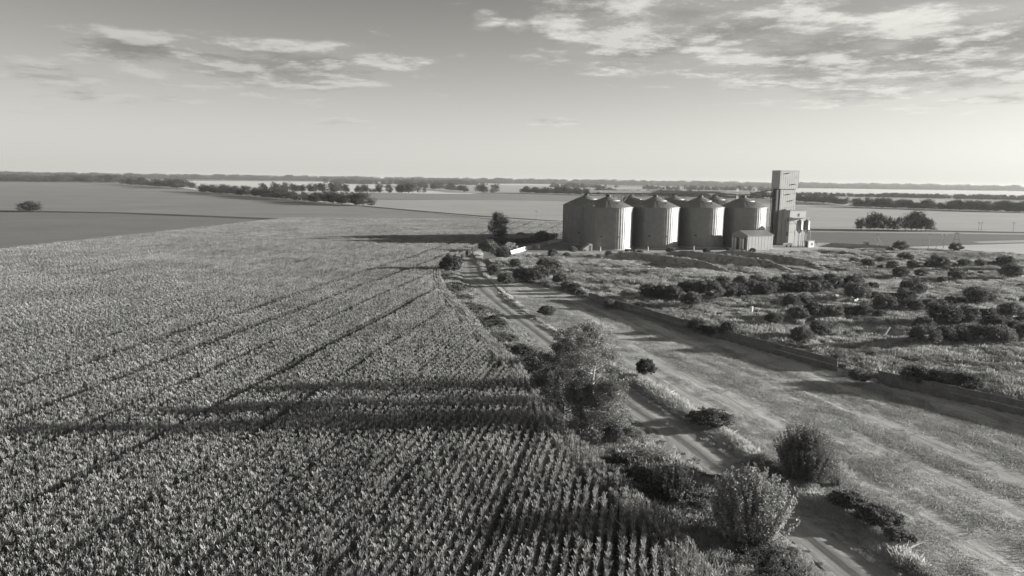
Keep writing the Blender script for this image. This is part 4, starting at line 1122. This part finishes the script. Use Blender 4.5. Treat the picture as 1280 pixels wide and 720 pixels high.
# shed
sh0 = G(933.7, 312.9)
sh = empty('metal_shed', (sh0[0], sh0[1], 0), radians(18.5)); tag(sh, 'low gabled metal shed with open bays on its left end, before the last silo', 'shed')
Wd, Dp, HE, HR = 9.6, 8.4, 4.7, 6.0
mb = MB(); ribbed(mb, 0, Wd, 0, .15, 0, HE, 1.2); mb.build('front_wall', M['cladding'], sh)
MB().box(Wd - .15, Wd, .15, Dp - .15, 0, HE).build('end_wall', M['cladding'], sh)
MB().box(0, Wd, Dp - .15, Dp, 0, HE).build('back_wall', M['cladding'], sh)
mb = MB()
mb.box(.0, .15, .152, 1.0, 0, HE); mb.box(.0, .15, 3.3, 4.5, 0, HE); mb.box(0, .15, 7.6, Dp - .152, 0, HE); mb.box(0, .15, 1.0, 3.3, 3.7, HE); mb.box(0, .15, 4.5, 7.6, 3.7, HE)
mb.add([(0, 0, HE), (0, Dp, HE), (0, Dp / 2, HR - .1), (.15, 0, HE), (.15, Dp, HE), (.15, Dp / 2, HR - .1)], [(0, 2, 1), (3, 4, 5), (0, 3, 5, 2), (1, 2, 5, 4)])
mb.build('gable_wall', M['cladding2'], sh)
mb = MB(); mb.add([(Wd, 0, HE), (Wd, Dp, HE), (Wd, Dp / 2, HR - .1)], [(0, 1, 2)]); mb.build('gable', M['cladding'], sh)
for s_ in (0, 1):
    y0, y1 = (-.25, Dp / 2) if s_ == 0 else (Dp + .25, Dp / 2)
    mb = MB(); mb.add([(-.3, y0, HE), (Wd + .3, y0, HE), (Wd + .3, y1, HR), (-.3, y1, HR), (-.3, y0, HE - .1), (Wd + .3, y0, HE - .1), (Wd + .3, y1, HR - .1), (-.3, y1, HR - .1)], [(0, 1, 2, 3), (4, 7, 6, 5), (0, 4, 5, 1), (0, 3, 7, 4), (1, 5, 6, 2)])
    mb.build('roof_slope', M['roofm'], sh)
for y_ in (1.0, 2.2, 5.0, 6.3): MB().box(-.9, -.5, y_, y_ + .45, 0, 3.6).build('door_leaf', M['white'], sh)

ht = empty('small_hut', (*G(729, 314), 0), radians(18.5)); tag(ht, 'tiny concrete hut with a sloping roof in front of the first two silos', 'hut')
MB().add([(0, 0, 0), (3.0, 0, 0), (3.0, 0, 2.1), (2.2, 0, 2.1), (0, 0, .7), (0, 2, 0), (3.0, 2, 0), (3.0, 2, 2.1), (2.2, 2, 2.1), (0, 2, .7)],
         [(0, 1, 2, 3, 4), (9, 8, 7, 6, 5), (0, 5, 6, 1), (1, 6, 7, 2), (2, 7, 8, 3), (3, 8, 9, 4), (4, 9, 5, 0)]).build('wall', M['concrete'], ht)
MB().box(2.05, 2.65, -.05, -.003, .1, 1.7).build('door', M['dark'], ht)
lw = G(781, 314.5); o = MB().box(0, 3.2, 0, .3, 0, .75).build('low_wall', M['dark']); o.location = (lw[0], lw[1], 0); tag(o, 'short dark low wall on the yard in front of the gap between the first two front silos', 'wall')
for (px, py), lb in (((750.5, 314), 'small white post before the first front silo'), ((810, 313.5), 'small white post before the second front silo'), ((867.3, 313), 'small white post before the third front silo')):
    p = G(px, py); e = empty('post', (p[0], p[1], 0)); tag(e, lb, 'post', 'white posts before the silos')
    MB().tube((0, 0, 0), (0, 0, 1.1), .12, None, 8).build('shaft', M['white'], e); MB().box(-.22, .22, -.05, .05, 1.1, 1.4).build('plate', M['white'], e)

# ------------------------------------------------------------------ walls and fences
def panel_fence(name, line, plen, H, th, m, mp, label, cat='fence', missing=(), lit_panels=None, pw=.16):
    P = np.array(line); d = np.r_[0, np.cumsum(np.hypot(*np.diff(P, axis=0).T))]; n = int(d[-1] / plen)
    root = empty(name, (P[0][0], P[0][1], 0)); tag(root, label, cat)
    pme = MB().box(pw / 2, plen - pw / 2, -th / 2, th / 2, -.1, H * .50 - .01).box(pw / 2, plen - pw / 2, -th / 2 * .8, th / 2 * .8, H * .5 + .01, H)
    panel = mesh_np('panel', pme.v, pme.f, [m]); pst = MB().box(-pw / 2, pw / 2, -pw / 2, pw / 2, 0, H + .01); post = mesh_np('post', pst.v, pst.f, [mp])
    lit_panel = panel.copy(); lit_panel.materials.clear(); lit_panel.materials.append(M['white'])  # whitened panel copy: sunlight on the concrete is put into its colour
    rl = MB().tube((0, 0, H * .35), (plen, 0, H * .35), .035, None, 5).tube((0, 0, H * .9), (plen, 0, H * .9), .035, None, 5); rail = mesh_np('rail', rl.v, rl.f, [mp])
    for k in range(n + 1):
        s0 = k * plen; x = np.interp(s0, d, P[:, 0]); y = np.interp(s0, d, P[:, 1]); x2 = np.interp(min(s0 + plen, d[-1]), d, P[:, 0]); y2 = np.interp(min(s0 + plen, d[-1]), d, P[:, 1])
        a = atan2(y2 - y, x2 - x) if k < n else a
        lx, ly = x - P[0][0], y - P[0][1]
        link('post', post, root, (lx, ly, 0), a)
        if k == n: break
        if k in missing: link('rail', rail, root, (lx, ly, 0), a); continue
        q = link('panel', lit_panel if lit_panels and k in lit_panels else panel, root, (lx, ly, 0), a + rng.normal() * .008)
        q.rotation_euler.x = rng.normal() * .02
        q.location.z = rng.normal() * .03 - .03
    return n, d[-1]
fl = [tuple(p) for p in FN[1:]]
P = np.array(fl); d = np.r_[0, np.cumsum(np.hypot(*np.diff(P, axis=0).T))]
iA = float(np.hypot(*(np.array(FN[7]) - np.array(FN[1])))); iB = float(np.hypot(*(np.array(FN[8]) - np.array(FN[1]))))
miss = [k for k in range(60) if iA - .5 < k * 2.6 < iB - 2.4]
print('fence', panel_fence('concrete_fence', fl, 2.6, 1.45, .09, M['fence'], M['fence'], 'long weathered grey concrete panel fence between the mown field and the waste ground', missing=miss, pw=.10))
wl = [tuple(G(*p)) for p in [(638, 318), (653, 314), (690, 304), (703, 301.5)]]
Lw = sum(np.hypot(wl[i + 1][0] - wl[i][0], wl[i + 1][1] - wl[i][1]) for i in range(3))
nn = int(Lw / 3)
panel_fence('boundary_wall', wl, 3.0, 1.15, .12, M['concrete'], M['concrete'], 'grey panel wall with end sections whitened as if sunlit running up to the left silos', 'wall', lit_panels=set(range(0, 5)) | set(range(nn - 4, nn)))
yl = [tuple(G(*p)) for p in [(1012, 309), (1040, 308.5), (1085, 311), (1118, 313.5)]]
panel_fence('yard_wall', yl, 3.0, 1.4, .12, M['concrete'], M['concrete'], 'low pale wall running right from the concrete apron', 'wall')

# poles
def pole(px, py, H, label, kind, wd=.14, m='wood'):
    p = G(px, py); e = empty('utility_pole', (p[0], p[1], 0), random.uniform(-.2, .4)); tag(e, label, 'utility pole')
    mm = M[m]
    if kind == 'A':
        for s_ in (-1, 1): MB().tube((s_ * 1.6, 0, 0), (s_ * .1, 0, H), wd, wd * .7, 7).build('leg', mm, e)
        MB().tube((-.9, 0, H * .45), (.9, 0, H * .45), .08, None, 5).build('crossbar', mm, e)
    elif kind == 'B':
        MB().tube((0, 0, 0), (0, 0, H), wd, wd * .7, 7).build('leg', mm, e); MB().tube((-3, 0, 0), (0, 0, H * .9), wd * .9, wd * .7, 7).build('brace', mm, e)
    else:
        MB().tube((0, 0, 0), (0, 0, H), wd, wd * .7, 7).build('shaft', mm, e)
        if kind == 'C': MB().tube((2.6, 0, 0), (0, 0, H * .75), wd * .7, wd * .6, 6).build('brace', mm, e)
    MB().box(-1.0, 1.0, -.06, .06, H - .55, H - .42).build('crossarm', mm, e)
    for s_ in (-.9, 0, .9): MB().lathe([(.0, H - .18), (.06, H - .2), (.07, H - .3), (.03, H - .42)], 8, s_).build('insulator', M['white'], e)
pole(1096, 311, 5.2, 'slim braced utility pole left of the shrub at the track end', 'C', .10, 'concrete')
pole(1160.5, 310, 5.2, 'single pale utility pole standing on the sandy track', 'I', .12, 'concrete')
pole(1179, 310.5, 5.0, 'pale utility pole with a long slanting brace on the sandy track', 'B', .12, 'concrete')
pole(1195, 307, 4.8, 'dark A-shaped utility pole behind the round shrub on the sandy track', 'A', .10)
pole(1223, 289, 4.4, 'left of two thin poles close together in the far right field', 'I', .09)
pole(1226.5, 289, 4.4, 'right of two thin poles close together in the far right field', 'I', .09)
pole(1266, 291, 5.0, 'thin pole by the right photo edge in the far right field', 'I', .09)
pole(670, 276, 5.4, 'faint thin pole in the field between the lone tree and the silos', 'I', .09)
bx = empty('white_kiosk', (*G(1083.5, 309), 0)); tag(bx, 'small pale kiosk standing right of the yard wall', 'kiosk')
MB().box(-.7, .7, 0, 1.4, 0, 1.9).build('wall', M['concrete'], bx); MB().box(-.8, .8, -.1, 1.5, 1.9, 2.02).build('roof', M['concrete'], bx); MB().box(-.3, .3, -.04, -.003, .2, 1.5).build('door', M['dark'], bx)
p = G(939, 396); z_ = zw(*p); e = empty('concrete_post', (p[0], p[1], z_)); tag(e, 'short thick white post standing alone on the waste ground', 'post')
MB().tube((0, 0, 0), (0, 0, 1.2), .2, None, 10).build('shaft', M['white'], e); MB().lathe([(.23, 1.2), (.23, 1.28), (0, 1.3)], 10).build('cap', M['white'], e)

# rubble: broken slabs and pipes
def slab(px, py, a, b_, c_, label, group, tilt=.3):
    x, y = G(px, py); z_ = zw(x, y)
    import bmesh
    bm = bmesh.new(); bmesh.ops.create_cube(bm, size=1)
    for v in bm.verts: v.co = (v.co.x * a * 1.3 * random.uniform(.8, 1.1), v.co.y * b_ * random.uniform(.8, 1.1), v.co.z * c_)
    bmesh.ops.bevel(bm, geom=bm.edges[:], offset=.03, segments=1, affect='EDGES')
    me = bpy.data.meshes.new('concrete_slab'); bm.to_mesh(me); bm.free(); me.materials.append(M['white'] if random.random() < .5 else M['concrete'])
    o = link('concrete_slab', me, None, (x, y, z_ + .65), random.uniform(0, 3)); o.rotation_euler.x = random.uniform(-tilt, tilt); o.rotation_euler.y = random.uniform(-tilt, tilt)
    tag(o, label, 'rubble', group)
for px, py in [(1046, 377.5), (1052, 380), (1057, 379), (1062, 381), (1067, 383), (1050, 382)]: slab(px, py, 1.5, .8, .35, 'pale broken concrete slab in the heap behind the middle scrub row', 'upper rubble heap')
for px, py in [(960, 387), (966, 390), (973, 391), (980, 392), (988, 391), (996, 392), (999, 391)]: slab(px, py, .7, .6, .4, 'small pale lump of rubble scattered near the white post', 'scattered rubble')
for px, py in [(1121, 425), (1125, 426), (1129, 426.5), (1142, 424), (1146, 426), (1140, 421)]: slab(px, py, 1.0, .5, .3, 'pale broken slab in the heap left of the lower thicket', 'lower rubble heap')
for px, py in [(1212, 414), (1219, 413)]: slab(px, py, 1.2, .6, .3, 'pale slab half hidden in the lower thicket', 'thicket rubble')
for (px, py, l, a, lb) in [(1103, 427, 1.8, 1.0, 'pale pipe leaning up out of the grass left of the lower rubble heap'), (1136, 430, 2.2, .25, 'pale pipe lying beside the lower thicket')]:
    x, y = G(px, py); z_ = zw(x, y); e = empty('pipe', (x, y, z_ + .1)); tag(e, lb, 'pipe')
    mb = MB(); pr = [(.10, 0), (.10, l), (.08, l), (.08, 0)]; mb.lathe(pr, 10); q = mb.build('tube', M['white'], e); q.rotation_euler = (0, pi / 2 - a, .2)
    mb = MB().lathe([(.13, 0), (.13, .12), (.10, .12)], 10); q = mb.build('collar', M['white'], e); q.rotation_euler = (0, pi / 2 - a, .2)

# houses of the far village
for i, (px, py, w_) in enumerate([(22, 226.0, 14), (58, 226.2, 22), (86, 226.6, 12), (112, 226.8, 14), (132, 227, 11)]):
    p = G(px, py); e = empty('house', (p[0], p[1], 0), .2 * i); tag(e, 'tiny pale gabled house of the far village on the left horizon', 'house', 'houses of the far village')
    MB().box(-w_ / 2, w_ / 2, -5, 5, 0, 5).build('wall', M['white'], e)
    MB().add([(-w_ / 2 - .5, -5.5, 5), (w_ / 2 + .5, -5.5, 5), (w_ / 2 + .5, 5.5, 5), (-w_ / 2 - .5, 5.5, 5), (-w_ / 2 - .5, 0, 8), (w_ / 2 + .5, 0, 8)], [(0, 1, 5, 4), (2, 3, 4, 5), (0, 4, 3), (1, 2, 5), (0, 3, 2, 1)]).build('roof', M['roofm'], e)

# ------------------------------------------------------------------ air
HAZE = 0.6e-4
if HAZE:
    HB = MB().box(-R - 500, R + 500, -R - 500, R + 500, -2.0, 27.0)
    hm = bpy.data.materials.new('haze_air'); hm.use_nodes = True; t = NT(hm.node_tree); t.n.clear()
    pv = t.node('ShaderNodeVolumePrincipled'); pv.inputs['Density'].default_value = HAZE; pv.inputs['Color'].default_value = (.95, .95, .95, 1); pv.inputs['Anisotropy'].default_value = .3
    o_ = t.node('ShaderNodeOutputMaterial'); t.l.new(pv.outputs[0], o_.inputs['Volume'])
    tag(HB.build('haze', hm), kind='stuff')
bpy.context.view_layer.update()
